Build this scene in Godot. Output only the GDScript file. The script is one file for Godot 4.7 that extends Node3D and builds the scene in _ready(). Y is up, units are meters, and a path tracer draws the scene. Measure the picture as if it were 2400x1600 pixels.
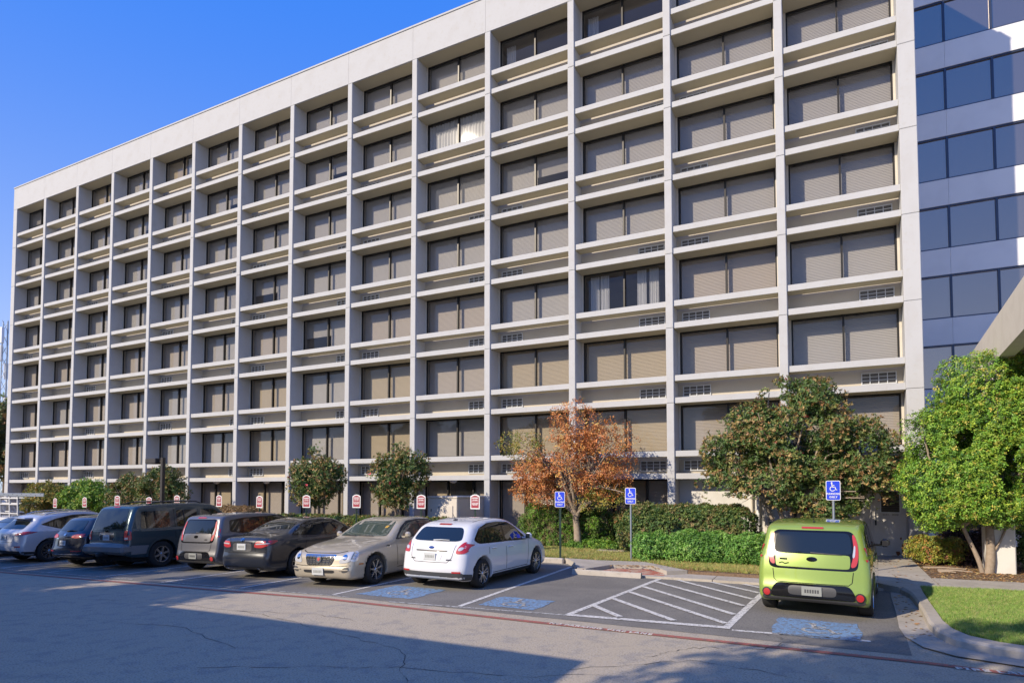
extends Node3D
# A parking lot in front of an eight-storey apartment block.
# World: metres, y up, the camera stands over x = 0, z = 0 and the facade is the plane z = ZF.

const ZF := -21.24          # front of the facade's columns
const BAY := 3.5545         # column spacing
const FLOOR := 2.56         # storey height
const HEAD := 20.392        # underside of the top header
const COL0 := -47.55        # axis of the first column
const SUN := Vector3(0.448, -0.485, -0.751)
const CAR_Y := 0.0

var rng := RandomNumberGenerator.new()
var M := {}
var taken := {}

class MB:
	var v := PackedVector3Array()
	var n := PackedVector3Array()
	var c := PackedColorArray()
	var u := PackedVector2Array()
	var ix := PackedInt32Array()
	var col := Color.WHITE
	func vert(p: Vector3, nn: Vector3, uv := Vector2.ZERO) -> int:
		v.append(p); n.append(nn); c.append(col); u.append(uv)
		return v.size() - 1
	func tri_i(a: int, b: int, d: int):
		ix.append(a); ix.append(d); ix.append(b)
	# corners counter-clockwise seen from outside
	func quad(a: Vector3, b: Vector3, d: Vector3, e: Vector3):
		var nn := (b - a).cross(d - a)
		if nn.length_squared() < 1e-14:
			nn = (d - a).cross(e - a)
		nn = nn.normalized()
		var k := v.size()
		vert(a, nn, Vector2(0, 1)); vert(b, nn, Vector2(1, 1)); vert(d, nn, Vector2(1, 0)); vert(e, nn, Vector2(0, 0))
		tri_i(k, k + 1, k + 2); tri_i(k, k + 2, k + 3)
	func tri(a: Vector3, b: Vector3, d: Vector3):
		var nn := (b - a).cross(d - a).normalized()
		var k := v.size()
		vert(a, nn); vert(b, nn); vert(d, nn)
		tri_i(k, k + 1, k + 2)
	func box(lo: Vector3, hi: Vector3, t := Transform3D.IDENTITY):
		var p := []
		for i in 8:
			p.append(t * Vector3(hi.x if i & 1 else lo.x, hi.y if i & 2 else lo.y, hi.z if i & 4 else lo.z))
		quad(p[4], p[5], p[7], p[6])
		quad(p[1], p[0], p[2], p[3])
		quad(p[5], p[1], p[3], p[7])
		quad(p[0], p[4], p[6], p[2])
		quad(p[6], p[7], p[3], p[2])
		quad(p[0], p[1], p[5], p[4])
	# a box with chamfered edges
	func bbox(lo: Vector3, hi: Vector3, b: float, t := Transform3D.IDENTITY):
		var cen := (lo + hi) * 0.5
		var h := (hi - lo) * 0.5
		b = minf(b, minf(h.x, minf(h.y, h.z)) * 0.98)
		var f := func(sx, sy, sz, ax):
			var q := h - Vector3(b, b, b)
			q[ax] = h[ax]
			return t * (cen + Vector3(sx * q.x, sy * q.y, sz * q.z))
		for ax in 3:
			var a1 := (ax + 1) % 3
			var a2 := (ax + 2) % 3
			for s in [-1.0, 1.0]:
				var pts := []
				for q in [[-1, -1], [1, -1], [1, 1], [-1, 1]]:
					var sg := Vector3.ZERO
					sg[ax] = s; sg[a1] = q[0]; sg[a2] = q[1]
					pts.append(f.call(sg.x, sg.y, sg.z, ax))
				if s > 0: quad(pts[0], pts[1], pts[2], pts[3])
				else: quad(pts[3], pts[2], pts[1], pts[0])
			for s1 in [-1.0, 1.0]:
				for s2 in [-1.0, 1.0]:
					var e := []
					for s3 in [-1.0, 1.0]:
						var sg2 := Vector3.ZERO
						sg2[ax] = s3; sg2[a1] = s1; sg2[a2] = s2
						e.append([f.call(sg2.x, sg2.y, sg2.z, a1), f.call(sg2.x, sg2.y, sg2.z, a2)])
					if s1 * s2 > 0: quad(e[0][0], e[0][1], e[1][1], e[1][0])
					else: quad(e[0][1], e[0][0], e[1][0], e[1][1])
		for i in 8:
			var sg3 := Vector3(1 if i & 1 else -1, 1 if i & 2 else -1, 1 if i & 4 else -1)
			var a: Vector3 = f.call(sg3.x, sg3.y, sg3.z, 0)
			var b2: Vector3 = f.call(sg3.x, sg3.y, sg3.z, 1)
			var c2: Vector3 = f.call(sg3.x, sg3.y, sg3.z, 2)
			if sg3.x * sg3.y * sg3.z > 0: tri(a, b2, c2)
			else: tri(a, c2, b2)
	# a smooth tube through points, one radius for each
	func tube(pts: Array, rad: Array, sides := 8, caps := true):
		var k0 := v.size()
		var up := Vector3.UP
		var m := pts.size()
		for i in m:
			var d: Vector3 = pts[mini(i + 1, m - 1)] - pts[maxi(i - 1, 0)]
			d = d.normalized()
			if i == 0:
				up = Vector3.RIGHT if absf(d.dot(Vector3.UP)) > 0.9 else Vector3.UP
			var a := (up - d * up.dot(d)).normalized()
			var b := d.cross(a)
			up = a
			for s in sides:
				var w := TAU * s / sides
				var nn := a * cos(w) + b * sin(w)
				vert(pts[i] + nn * rad[i], nn, Vector2(float(s) / sides, i))
		for i in m - 1:
			for s in sides:
				var a0 := k0 + i * sides + s
				var a1 := k0 + i * sides + (s + 1) % sides
				tri_i(a0, a1, a1 + sides); tri_i(a0, a1 + sides, a0 + sides)
		if caps:
			for e in [0, m - 1]:
				var d2: Vector3 = (pts[0] - pts[1]) if e == 0 else (pts[m - 1] - pts[m - 2])
				d2 = d2.normalized()
				var kc := vert(pts[e], d2)
				for s in sides:
					vert(v[k0 + e * sides + s], d2)
				for s in sides:
					if e == 0: tri_i(kc, kc + 1 + (s + 1) % sides, kc + 1 + s)
					else: tri_i(kc, kc + 1 + s, kc + 1 + (s + 1) % sides)
	# lathe round an axis: prof = [along, radius] pairs, axis frame t (turns about its local x)
	func lathe(prof: Array, sides: int, t := Transform3D.IDENTITY, flat := true):
		for i in prof.size() - 1:
			var p: Vector2 = prof[i]
			var q: Vector2 = prof[i + 1]
			var dn := Vector2(-(q.y - p.y), q.x - p.x).normalized()   # (along, radial)
			for s in sides:
				var w0 := TAU * s / sides
				var w1 := TAU * (s + 1) / sides
				var r0 := Vector3(0, cos(w0), sin(w0))
				var r1 := Vector3(0, cos(w1), sin(w1))
				var k := v.size()
				var n0 := (Vector3.RIGHT * dn.x + r0 * dn.y)
				var n1 := (Vector3.RIGHT * dn.x + r1 * dn.y)
				vert(t * (Vector3.RIGHT * p.x + r0 * p.y), t.basis * n0)
				vert(t * (Vector3.RIGHT * q.x + r0 * q.y), t.basis * n0)
				vert(t * (Vector3.RIGHT * q.x + r1 * q.y), t.basis * n1)
				vert(t * (Vector3.RIGHT * p.x + r1 * p.y), t.basis * n1)
				tri_i(k, k + 2, k + 1); tri_i(k, k + 3, k + 2)
	static func fall(x: float) -> float:
		return -0.024 * clampf(-9.0 - x, 0.0, 13.0)
	# flat polygon facing up, y above the ground
	func flat(whole: PackedVector2Array, y: float):
		var lo := 1e9
		for p in whole: lo = minf(lo, p.x)
		if lo > -9.0:
			flat1(whole, y)
			return
		for b in [[-900.0, -22.0], [-22.0, -9.0], [-9.0, 900.0]]:
			for q in Geometry2D.intersect_polygons(whole, PackedVector2Array([Vector2(b[0], -900), Vector2(b[1], -900), Vector2(b[1], 900), Vector2(b[0], 900)])):
				flat1(q, y)
	func flat1(poly: PackedVector2Array, y: float):
		var k := v.size()
		for p in poly:
			vert(Vector3(p.x, y + fall(p.x), p.y), Vector3.UP, p)
		var t := Geometry2D.triangulate_polygon(poly)
		for i in range(0, t.size(), 3):
			var a := poly[t[i]]; var b := poly[t[i + 1]]; var d := poly[t[i + 2]]
			if (b - a).cross(d - a) < 0: tri_i(k + t[i], k + t[i + 1], k + t[i + 2])
			else: tri_i(k + t[i], k + t[i + 2], k + t[i + 1])
	# polygon in x-z raised from y0 to y1 with vertical sides
	func slab(poly: PackedVector2Array, y0: float, y1: float):
		flat(poly, y1)
		if Geometry2D.is_polygon_clockwise(poly):
			poly = poly.duplicate(); poly.reverse()
		for i in poly.size():
			var a := poly[i]; var b := poly[(i + 1) % poly.size()]
			var cuts := [0.0]
			for cx in [-9.0, -22.0]:
				if (a.x - cx) * (b.x - cx) < 0: cuts.append((cx - a.x) / (b.x - a.x))
			cuts.append(1.0)
			cuts.sort()
			for c2 in cuts.size() - 1:
				var e := a.lerp(b, cuts[c2]); var f := a.lerp(b, cuts[c2 + 1])
				quad(Vector3(f.x, y0 - 0.3, f.y), Vector3(e.x, y0 - 0.3, e.y), Vector3(e.x, y1 + fall(e.x), e.y), Vector3(f.x, y1 + fall(f.x), f.y))
	func mesh(m: Material = null) -> ArrayMesh:
		var o := ArrayMesh.new()
		if v.is_empty(): return o
		var a := []
		a.resize(Mesh.ARRAY_MAX)
		a[Mesh.ARRAY_VERTEX] = v; a[Mesh.ARRAY_NORMAL] = n; a[Mesh.ARRAY_COLOR] = c; a[Mesh.ARRAY_TEX_UV] = u; a[Mesh.ARRAY_INDEX] = ix
		o.add_surface_from_arrays(Mesh.PRIMITIVE_TRIANGLES, a)
		if m: o.surface_set_material(0, m)
		return o

func V(x, y, z) -> Vector3: return Vector3(x, y, z)

# the lot falls away gently towards the far end of the row
static func gy(x: float) -> float:
	return -0.024 * clampf(-9.0 - x, 0.0, 13.0)

func poly(a: Array) -> PackedVector2Array:
	var p := PackedVector2Array()
	for i in range(0, a.size(), 2): p.append(Vector2(a[i], a[i + 1]))
	return p

# linear base colour to the sRGB that albedo_color takes
func lin(r: float, g: float, b: float, a := 1.0) -> Color:
	var q := Color(r, g, b).linear_to_srgb()
	return Color(q.r, q.g, q.b, a)

func mat(nm: String, r: float, g: float, b: float, rough := 0.8, metal := 0.0, a := 1.0) -> StandardMaterial3D:
	var m := StandardMaterial3D.new()
	m.resource_name = nm
	m.albedo_color = lin(r, g, b, a)
	m.roughness = rough
	m.metallic = metal
	if a < 1.0: m.transparency = BaseMaterial3D.TRANSPARENCY_ALPHA
	M[nm] = m
	return m

func paint(nm: String, r: float, g: float, b: float, metal := 0.0, rough := 0.35) -> StandardMaterial3D:
	var m := mat(nm, r, g, b, rough, metal)
	m.clearcoat_enabled = true
	m.clearcoat = 1.0
	m.clearcoat_roughness = 0.03
	return m

# a computed picture: layered noise between colours (linear), seamless
func noise_img(size: int, seed_: int, layers: Array, base: Color) -> ImageTexture:
	var acc := PackedFloat32Array()
	acc.resize(size * size * 3)
	for i in size * size:
		acc[i * 3] = base.r; acc[i * 3 + 1] = base.g; acc[i * 3 + 2] = base.b
	for l in layers:   # [freq, octaves, lo, hi, colour, amount, type]
		var f := FastNoiseLite.new()
		f.seed = seed_; seed_ += 7
		f.noise_type = FastNoiseLite.TYPE_CELLULAR if l.size() > 6 and l[6] == 1 else FastNoiseLite.TYPE_SIMPLEX_SMOOTH
		f.frequency = l[0]
		f.fractal_type = FastNoiseLite.FRACTAL_FBM if l[1] > 1 else FastNoiseLite.FRACTAL_NONE
		f.fractal_octaves = l[1]
		var im := f.get_seamless_image(size, size)
		im.convert(Image.FORMAT_L8)
		var d := im.get_data()
		var q: Color = l[4]
		var lo: float = l[2]
		var k: float = 1.0 / (l[3] - l[2])
		for i in size * size:
			var t: float = clampf((d[i] / 255.0 - lo) * k, 0.0, 1.0) * l[5]
			if t > 0.0:
				acc[i * 3] += (q.r - acc[i * 3]) * t
				acc[i * 3 + 1] += (q.g - acc[i * 3 + 1]) * t
				acc[i * 3 + 2] += (q.b - acc[i * 3 + 2]) * t
	var bytes := PackedByteArray()
	bytes.resize(size * size * 3)
	for i in size * size * 3:
		var x := acc[i]
		x = 12.92 * x if x < 0.0031308 else 1.055 * pow(x, 0.41667) - 0.055
		bytes[i] = int(clampf(x, 0.0, 1.0) * 255.0)
	var img := Image.create_from_data(size, size, false, Image.FORMAT_RGB8, bytes)
	img.generate_mipmaps()
	return ImageTexture.create_from_image(img)

func tri_mat(nm: String, tex: Texture2D, per_m: float, rough := 0.85) -> StandardMaterial3D:
	var m := mat(nm, 1, 1, 1, rough)
	m.albedo_texture = tex
	m.uv1_triplanar = true
	m.uv1_world_triplanar = true
	m.uv1_scale = Vector3(per_m, per_m, per_m)
	return m

func thing(nm: String, label: String, category: String, at := Vector3.ZERO, turn := 0.0, group := "") -> Node3D:
	var o := Node3D.new()
	o.name = uniq(nm)
	o.position = at
	o.rotation.y = turn
	add_child(o)
	tag(o, label, category, group)
	return o

func tag(o: Node, label: String, category: String, group := ""):
	o.set_meta("label", label)
	o.set_meta("category", category)
	if group != "": o.set_meta("group", group)

func uniq(nm: String) -> String:
	if not taken.has(nm):
		taken[nm] = 0
		return nm
	taken[nm] += 1
	return "%s_%03d" % [nm, taken[nm]]

func part(parent: Node, nm: String, mesh: Mesh, m: Material = null, at := Vector3.ZERO) -> MeshInstance3D:
	var o := MeshInstance3D.new()
	o.name = nm if parent != self else uniq(nm)
	o.mesh = mesh
	if m: o.material_override = m
	o.position = at
	parent.add_child(o, true)
	return o

func structure(nm: String, mesh: Mesh, m: Material = null) -> MeshInstance3D:
	var o := part(self, nm, mesh, m)
	o.set_meta("kind", "structure")
	return o

func boxmesh(lo: Vector3, hi: Vector3) -> ArrayMesh:
	var b := MB.new()
	b.box(lo, hi)
	return b.mesh()

func _ready():
	rng.seed = 20240611
	setup_camera()
	setup_light()
	make_materials()
	print("materials ", Time.get_ticks_msec())
	make_ground()
	print("ground ", Time.get_ticks_msec())
	make_apartments()
	make_wing()
	make_canopy()
	print("buildings ", Time.get_ticks_msec())
	make_surroundings()
	make_plants()
	print("plants ", Time.get_ticks_msec())
	make_street_things()
	make_cars()
	print("done ", Time.get_ticks_msec())

func setup_camera():
	var c := Camera3D.new()
	c.name = "camera"
	c.projection = Camera3D.PROJECTION_FRUSTUM
	c.near = 0.1
	c.far = 1500.0
	c.size = 0.1 * 1600.0 / 1469.82
	c.frustum_offset = Vector2(0, 0.1 * 278.8 / 1469.82)
	c.position = Vector3(0, 2.2, 0)
	c.rotation = Vector3(0.04226, 0.47077, 0)
	add_child(c)
	c.current = true

func setup_light():
	var env := Environment.new()
	env.background_mode = Environment.BG_SKY
	var sk := ProceduralSkyMaterial.new()
	sk.sky_top_color = Color(0.15, 0.45, 0.86)
	sk.sky_horizon_color = Color(0.80, 0.86, 0.92)
	sk.sky_curve = 0.18
	sk.ground_bottom_color = Color(0.35, 0.33, 0.30)
	sk.ground_horizon_color = Color(0.5, 0.55, 0.6)
	sk.sun_angle_max = 30.0
	sk.sky_energy_multiplier = 1.0
	var sky := Sky.new()
	sky.sky_material = sk
	env.sky = sky
	env.tonemap_mode = Environment.TONE_MAPPER_LINEAR
	env.tonemap_exposure = 1.32
	env.sdfgi_enabled = true
	env.ssao_enabled = true
	env.ssil_enabled = true
	var we := WorldEnvironment.new()
	we.name = "world_environment"
	we.environment = env
	add_child(we)
	var sun := DirectionalLight3D.new()
	sun.name = "sun"
	sun.light_energy = 1.4
	sun.light_color = Color(1.0, 0.94, 0.845)
	sun.light_angular_distance = 0.53
	sun.shadow_enabled = true
	add_child(sun)
	sun.look_at_from_position(Vector3.ZERO, SUN, Vector3.UP)

func make_materials():
	# painted concrete with faint weathering streaks and patches
	var white := noise_img(384, 3, [[0.012, 4, 0.45, 0.8, Color(0.42, 0.41, 0.395), 0.35], [0.06, 3, 0.66, 0.85, Color(0.40, 0.375, 0.32), 0.25], [0.25, 2, 0.5, 0.9, Color(0.44, 0.44, 0.435), 0.2]], Color(0.468, 0.47, 0.472))
	tri_mat("white_concrete", white, 0.23, 0.85)
	var cream := noise_img(256, 13, [[0.01, 4, 0.45, 0.8, Color(0.44, 0.38, 0.29), 0.5], [0.2, 3, 0.5, 0.9, Color(0.43, 0.39, 0.31), 0.4]], Color(0.50, 0.45, 0.365))
	tri_mat("tan_stucco", cream, 0.3, 0.9)
	var beige := noise_img(256, 17, [[0.02, 4, 0.4, 0.8, Color(0.52, 0.47, 0.39), 0.5], [0.3, 3, 0.5, 0.9, Color(0.5, 0.46, 0.39), 0.4]], Color(0.60, 0.55, 0.47))
	tri_mat("beige_paint", beige, 0.3, 0.9)
	var wht := noise_img(256, 19, [[0.02, 4, 0.4, 0.8, Color(0.55, 0.53, 0.49), 0.5], [0.3, 3, 0.5, 0.9, Color(0.57, 0.55, 0.52), 0.4]], Color(0.64, 0.62, 0.59))
	tri_mat("wall_paint", wht, 0.3, 0.9)
	mat("bronze", 0.022, 0.02, 0.018, 0.4, 0.4)
	var gl := mat("window_glass", 0.025, 0.025, 0.028, 0.02, 0.0, 0.36)
	gl.metallic_specular = 0.6
	var gb := mat("wing_glass", 0.40, 0.335, 0.29, 0.04, 0.85)
	gb.metallic_specular = 0.7
	mat("soffit_bounce_tan", 0.47, 0.41, 0.27, 0.9)  # warm ground bounce put into the underside colour
	tri_mat("wing_panel", noise_img(128, 23, [[0.03, 3, 0.4, 0.8, Color(0.64, 0.64, 0.65), 0.5]], Color(0.72, 0.72, 0.73)), 0.2, 0.8)
	mat("blind_tan", 0.68, 0.60, 0.51, 0.85)
	mat("blind_grey", 0.66, 0.625, 0.58, 0.85)
	mat("blind_yellow", 0.69, 0.58, 0.41, 0.85)
	mat("curtain_white", 0.78, 0.78, 0.78, 0.9)
	mat("room_dark", 0.42, 0.39, 0.34, 0.9)
	mat("grille", 0.55, 0.57, 0.6, 0.5)
	mat("grille_dark", 0.14, 0.135, 0.13, 0.8)
	mat("steel", 0.5, 0.5, 0.5, 0.35, 0.9)
	mat("dark_steel", 0.05, 0.05, 0.05, 0.5, 0.5)
	mat("post_green", 0.02, 0.05, 0.04, 0.5, 0.2)
	mat("galvanised", 0.33, 0.36, 0.4, 0.45, 0.8)
	mat("sign_white", 0.72, 0.72, 0.72, 0.5)
	mat("sign_maroon", 0.30, 0.025, 0.045, 0.5)
	mat("sign_blue", 0.012, 0.05, 0.62, 0.4)
	mat("rust", 0.20, 0.075, 0.03, 0.9)
	mat("black_paint", 0.015, 0.015, 0.015, 0.6)
	mat("crack_fill", 0.07, 0.062, 0.052, 0.95)
	mat("lamp_bronze", 0.045, 0.04, 0.037, 0.5, 0.3)
	# asphalt: pale worn binder with dark and light aggregate
	var asph := noise_img(640, 31, [[0.006, 4, 0.42, 0.75, Color(0.45, 0.37, 0.26), 0.6], [0.02, 4, 0.55, 0.8, Color(0.25, 0.23, 0.205), 0.55], [0.22, 2, 0.55, 0.85, Color(0.42, 0.38, 0.33), 0.8], [0.30, 2, 0.58, 0.85, Color(0.13, 0.115, 0.095), 0.85], [0.45, 1, 0.7, 0.95, Color(0.55, 0.51, 0.45), 0.8]], Color(0.435, 0.365, 0.26))
	var am := tri_mat("asphalt_worn", asph, 0.17, 0.92)
	am.uv1_triplanar = true
	var asph2 := noise_img(512, 47, [[0.006, 4, 0.42, 0.75, Color(0.15, 0.14, 0.125), 0.6], [0.03, 4, 0.55, 0.8, Color(0.16, 0.15, 0.135), 0.5], [0.25, 2, 0.58, 0.85, Color(0.21, 0.20, 0.185), 0.7], [0.3, 2, 0.58, 0.85, Color(0.04, 0.04, 0.04), 0.8]], Color(0.205, 0.19, 0.165))
	tri_mat("asphalt_stall", asph2, 0.19, 0.9)
	var conc := noise_img(384, 61, [[0.01, 4, 0.45, 0.8, Color(0.33, 0.29, 0.235), 0.6], [0.06, 3, 0.6, 0.85, Color(0.26, 0.235, 0.2), 0.5], [0.3, 2, 0.55, 0.9, Color(0.48, 0.45, 0.4), 0.5]], Color(0.43, 0.385, 0.325))
	tri_mat("concrete_walk", conc, 0.3, 0.92)
	var soil := noise_img(384, 71, [[0.05, 4, 0.45, 0.8, Color(0.10, 0.065, 0.04), 0.8], [0.2, 3, 0.55, 0.85, Color(0.33, 0.22, 0.14), 0.8], [0.3, 2, 0.6, 0.9, Color(0.03, 0.022, 0.016), 0.8]], Color(0.19, 0.125, 0.08))
	tri_mat("mulch", soil, 0.6, 0.95)
	var turf := noise_img(256, 83, [[0.03, 4, 0.45, 0.8, Color(0.13, 0.12, 0.05), 0.6], [0.25, 3, 0.5, 0.85, Color(0.05, 0.09, 0.02), 0.7]], Color(0.09, 0.13, 0.035))
	tri_mat("turf", turf, 0.5, 0.95)
	# traffic paint worn through to the asphalt
	for p in [["white", Color(0.66, 0.64, 0.59), 0.68], ["red", Color(0.42, 0.12, 0.085), 0.62], ["blue", Color(0.17, 0.30, 0.47), 0.60], ["pale", Color(0.50, 0.49, 0.45), 0.55]]:
		var q: Color = p[1]
		var im := noise_img(256, 91, [[0.09, 4, p[2] - 0.04, p[2] + 0.12, Color(0.14, 0.13, 0.12), 0.9], [0.02, 3, 0.5, 0.85, q * 0.75, 0.5], [0.3, 2, p[2] - 0.02, p[2] + 0.1, Color(0.13, 0.12, 0.11), 0.75]], q)
		tri_mat("paint_" + p[0], im, 0.4, 0.8)
	var bark := noise_img(256, 101, [[0.03, 4, 0.4, 0.7, Color(0.24, 0.18, 0.13), 0.7], [0.15, 3, 0.5, 0.8, Color(0.40, 0.33, 0.26), 0.6]], Color(0.32, 0.255, 0.195))
	tri_mat("bark_pale", bark, 1.2, 0.9)
	var bark2 := noise_img(256, 103, [[0.03, 4, 0.4, 0.7, Color(0.06, 0.045, 0.035), 0.7], [0.15, 3, 0.5, 0.8, Color(0.17, 0.13, 0.1), 0.6]], Color(0.11, 0.085, 0.065))
	tri_mat("bark_dark", bark2, 1.2, 0.95)
	mat("hull_brown", 0.10, 0.07, 0.045, 0.95)  # dark brown of the closed hull inside each hedge
	var lf := mat("leaf", 1, 1, 1, 0.5)
	lf.vertex_color_use_as_albedo = true
	lf.backlight_enabled = true
	lf.backlight = Color(0.55, 0.55, 0.3)
	var gr := mat("grass", 1, 1, 1, 0.7)
	gr.vertex_color_use_as_albedo = true
	gr.backlight_enabled = true
	gr.backlight = Color(0.4, 0.45, 0.2)
	make_car_materials()

func make_ground():
	var g := MB.new()
	g.flat(poly([-320, -320, 320, -320, 320, 320, -320, 320]), 0.0)
	var lot := structure("parking_lot", g.mesh(M.asphalt_worn))
	# darker asphalt of the stalls
	g = MB.new()
	g.flat(poly([-60, -10.3, -9, -9.75, 0.9, -9.75, 1.0, -12.8, 1.08, -15.34, 0.95, -15.45, -1.4, -15.12, -3.6, -15.08, -5.75, -14.95, -6.35, -16.2, -6.75, -16.8, -60, -16.8]), 0.004)
	part(lot, "stall_pavement", g.mesh(M.asphalt_stall))
	# painted stripes, worn; each is a sheet of its own over the asphalt
	var stripe := func(nm: String, a: Vector2, b: Vector2, w: float, m: String, y := 0.009):
		var d := (b - a).normalized()
		var s := d.orthogonal() * w * 0.5
		var q := MB.new()
		var steps := maxi(1, int(a.distance_to(b) / 0.8))
		var l := PackedVector2Array()
		var r := PackedVector2Array()
		for i in steps + 1:
			var p := a.lerp(b, float(i) / steps)
			var j := rng.randf_range(-0.12, 0.12) * w * 0.5
			l.append(p + s * (1.0 + j)); r.append(p - s * (1.0 - j))
		r.reverse()
		l.append_array(r)
		q.flat(l, y)
		part(lot, nm, q.mesh(M[m]))
	stripe.call("fire_lane_stripe", Vector2(-45, -9.95), Vector2(-22, -9.72), 0.13, "paint_red")
	stripe.call("fire_lane_stripe", Vector2(-22, -9.72), Vector2(-12.2, -9.46), 0.13, "paint_red")
	stripe.call("fire_lane_stripe", Vector2(-12.2, -9.46), Vector2(-4, -9.35), 0.13, "paint_red")
	stripe.call("fire_lane_stripe", Vector2(-4, -9.35), Vector2(1.0, -9.42), 0.13, "paint_red")
	stripe.call("fire_lane_stripe", Vector2(1.0, -9.42), Vector2(4.5, -9.05), 0.13, "paint_red")
	stripe.call("front_stripe", Vector2(-7.6, -9.72), Vector2(-4.1, -10.1), 0.09, "paint_pale")
	stripe.call("front_stripe", Vector2(-14.8, -9.95), Vector2(-8.6, -9.74), 0.06, "paint_pale")
	stripe.call("front_stripe", Vector2(-27.0, -10.35), Vector2(-16.0, -10.0), 0.06, "paint_pale")
	stripe.call("front_stripe", Vector2(-1.4, -10.2), Vector2(0.46, -10.36), 0.10, "paint_white")
	for x in [-14.62, -11.85, -9.12]:
		stripe.call("stall_stripe", Vector2(x - 0.05, -16.4), Vector2(x, -9.85), 0.09, "paint_white")
	for x in [-17.4, -20.2, -23.0, -25.8, -28.6]:
		stripe.call("stall_stripe", Vector2(x - 0.05, -16.4), Vector2(x, -10.15), 0.09, "paint_white")
	stripe.call("stall_stripe", Vector2(-6.42, -16.2), Vector2(-6.15, -9.95), 0.10, "paint_white")
	# the hatched aisle
	stripe.call("aisle_edge", Vector2(-3.70, -15.05), Vector2(-4.08, -10.12), 0.11, "paint_white")
	stripe.call("aisle_edge", Vector2(-1.25, -15.05), Vector2(-1.50, -10.35), 0.12, "paint_white")
	stripe.call("aisle_edge", Vector2(-4.08, -10.12), Vector2(-1.44, -10.33), 0.16, "paint_white", 0.013)
	for h in [[-3.98, -11.13, -3.22, -10.35], [-3.87, -11.98, -2.34, -10.46], [-3.80, -12.88, -1.55, -10.62], [-3.73, -13.70, -1.52, -11.42], [-3.68, -14.55, -1.47, -12.33], [-3.27, -15.02, -1.40, -13.12], [-2.51, -15.05, -1.36, -13.95], [-1.80, -15.05, -1.33, -14.62]]:
		stripe.call("hatch_stripe", Vector2(h[0], h[1]), Vector2(h[2], h[3]), 0.12, "paint_white", 0.017)
	# blue pads with the wheelchair mark
	for b in [[-8.05, -10.75, 1.35, 1.25], [-5.35, -10.72, 1.15, 0.98], [-0.24, -10.9, 1.2, 1.3]]:
		var q := MB.new()
		var pd := PackedVector2Array()
		for k in 24:
			var side := k / 6
			var f := (k % 6) / 6.0
			var e := Vector2.ZERO
			if side == 0: e = Vector2(-0.5 + f, -0.5)
			elif side == 1: e = Vector2(0.5, -0.5 + f)
			elif side == 2: e = Vector2(0.5 - f, 0.5)
			else: e = Vector2(-0.5, 0.5 - f)
			e += Vector2(rng.randf_range(-0.03, 0.03), rng.randf_range(-0.03, 0.03))
			pd.append(Vector2(b[0] + e.x * b[2], b[1] + e.y * b[3]))
		q.flat(pd, 0.009)
		var pad := part(lot, "accessible_pad", q.mesh(M.paint_blue))
		var w := MB.new()
		wheelchair(w, Transform3D(Basis(Vector3.RIGHT, -PI / 2), V(b[0], 0.013, b[1])), 0.82)
		part(pad, "wheelchair_mark", w.mesh(M.paint_pale))
	# lettering of the fire lane
	ground_text(lot, "NO PARKING  FIRE LANE", V(-3.25, 0.013, -9.36), -0.018, 0.095)
	ground_text(lot, "FIRE LANE", V(1.72, 0.013, -9.34), 0.105, 0.115)
	# cracks in the asphalt
	for cr in [[[-2.2, -8.1], [-1.9, -8.6], [-1.6, -8.95], [-0.9, -9.2], [-0.5, -9.75], [-0.9, -10.1], [-1.3, -10.25]], [[-9.5, -7.9], [-7.9, -7.6], [-6.6, -7.3], [-5.2, -6.95], [-4.6, -6.2], [-4.1, -5.6]], [[-2.9, -7.1], [-2.0, -7.9], [-1.6, -8.2], [-0.6, -8.1], [0.4, -7.7]], [[-14, -7.6], [-11.5, -8.0], [-9.6, -7.8], [-8.0, -8.2], [-6.9, -8.1]], [[-6.9, -5.2], [-5.6, -5.9], [-4.6, -6.3], [-3.3, -6.6], [-2.3, -7.2]], [[-20, -7.2], [-17, -8.4], [-14.5, -8.6]], [[-13, -6.3], [-9, -6.5], [-7, -5.9]]]:
		var q := MB.new()
		var pts := []
		for i in cr.size() - 1:
			for k in 7:
				var p := Vector2(cr[i][0], cr[i][1]).lerp(Vector2(cr[i + 1][0], cr[i + 1][1]), k / 7.0)
				pts.append(p + Vector2(rng.randf_range(-0.05, 0.05), rng.randf_range(-0.05, 0.05)))
		for i in pts.size() - 1:
			var d: Vector2 = (pts[i + 1] - pts[i]).normalized().orthogonal()
			var w0 := rng.randf_range(0.001, 0.007)
			q.flat(PackedVector2Array([pts[i] + d * w0, pts[i + 1] + d * w0, pts[i + 1] - d * w0, pts[i] - d * w0]), 0.004 if pts[i].y > -9.5 else 0.0215)
		part(lot, "crack", q.mesh(M.crack_fill))
	# planting bed behind the kerb
	g = MB.new()
	g.slab(poly([-60, -16.95, -6.95, -16.95, -5.9, -16.9, -4.6, -17.1, -3.2, -15.85, 0.75, -15.85, 0.75, -22.2, -60, -22.2]), -0.2, 0.13)
	structure("planting_bed", g.mesh(M.mulch))
	g = MB.new()
	g.slab(poly([1.97, -17.05, 9.0, -17.2, 9.0, -22.4, 1.97, -22.2, 1.99, -19.7]), -0.2, 0.135)
	structure("planting_bed_ground", g.mesh(M.mulch))
	# kerb along the stalls, in cast lengths
	for i in 18:
		var x0 := -60.0 + i * 2.95
		var k := MB.new()
		var gs := (gy(x0 + 2.94) - gy(x0)) / 2.94
		k.bbox(V(x0, -0.3, -16.95), V(x0 + 2.94, 0.15, -16.79), 0.025, Transform3D(Basis(V(1, gs, 0), V(0, 1, 0), V(0, 0, 1)), V(0, gy(x0) - gs * x0, 0)))
		part(self, "kerb", k.mesh(M.concrete_walk)).set_meta("kind", "structure")
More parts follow.
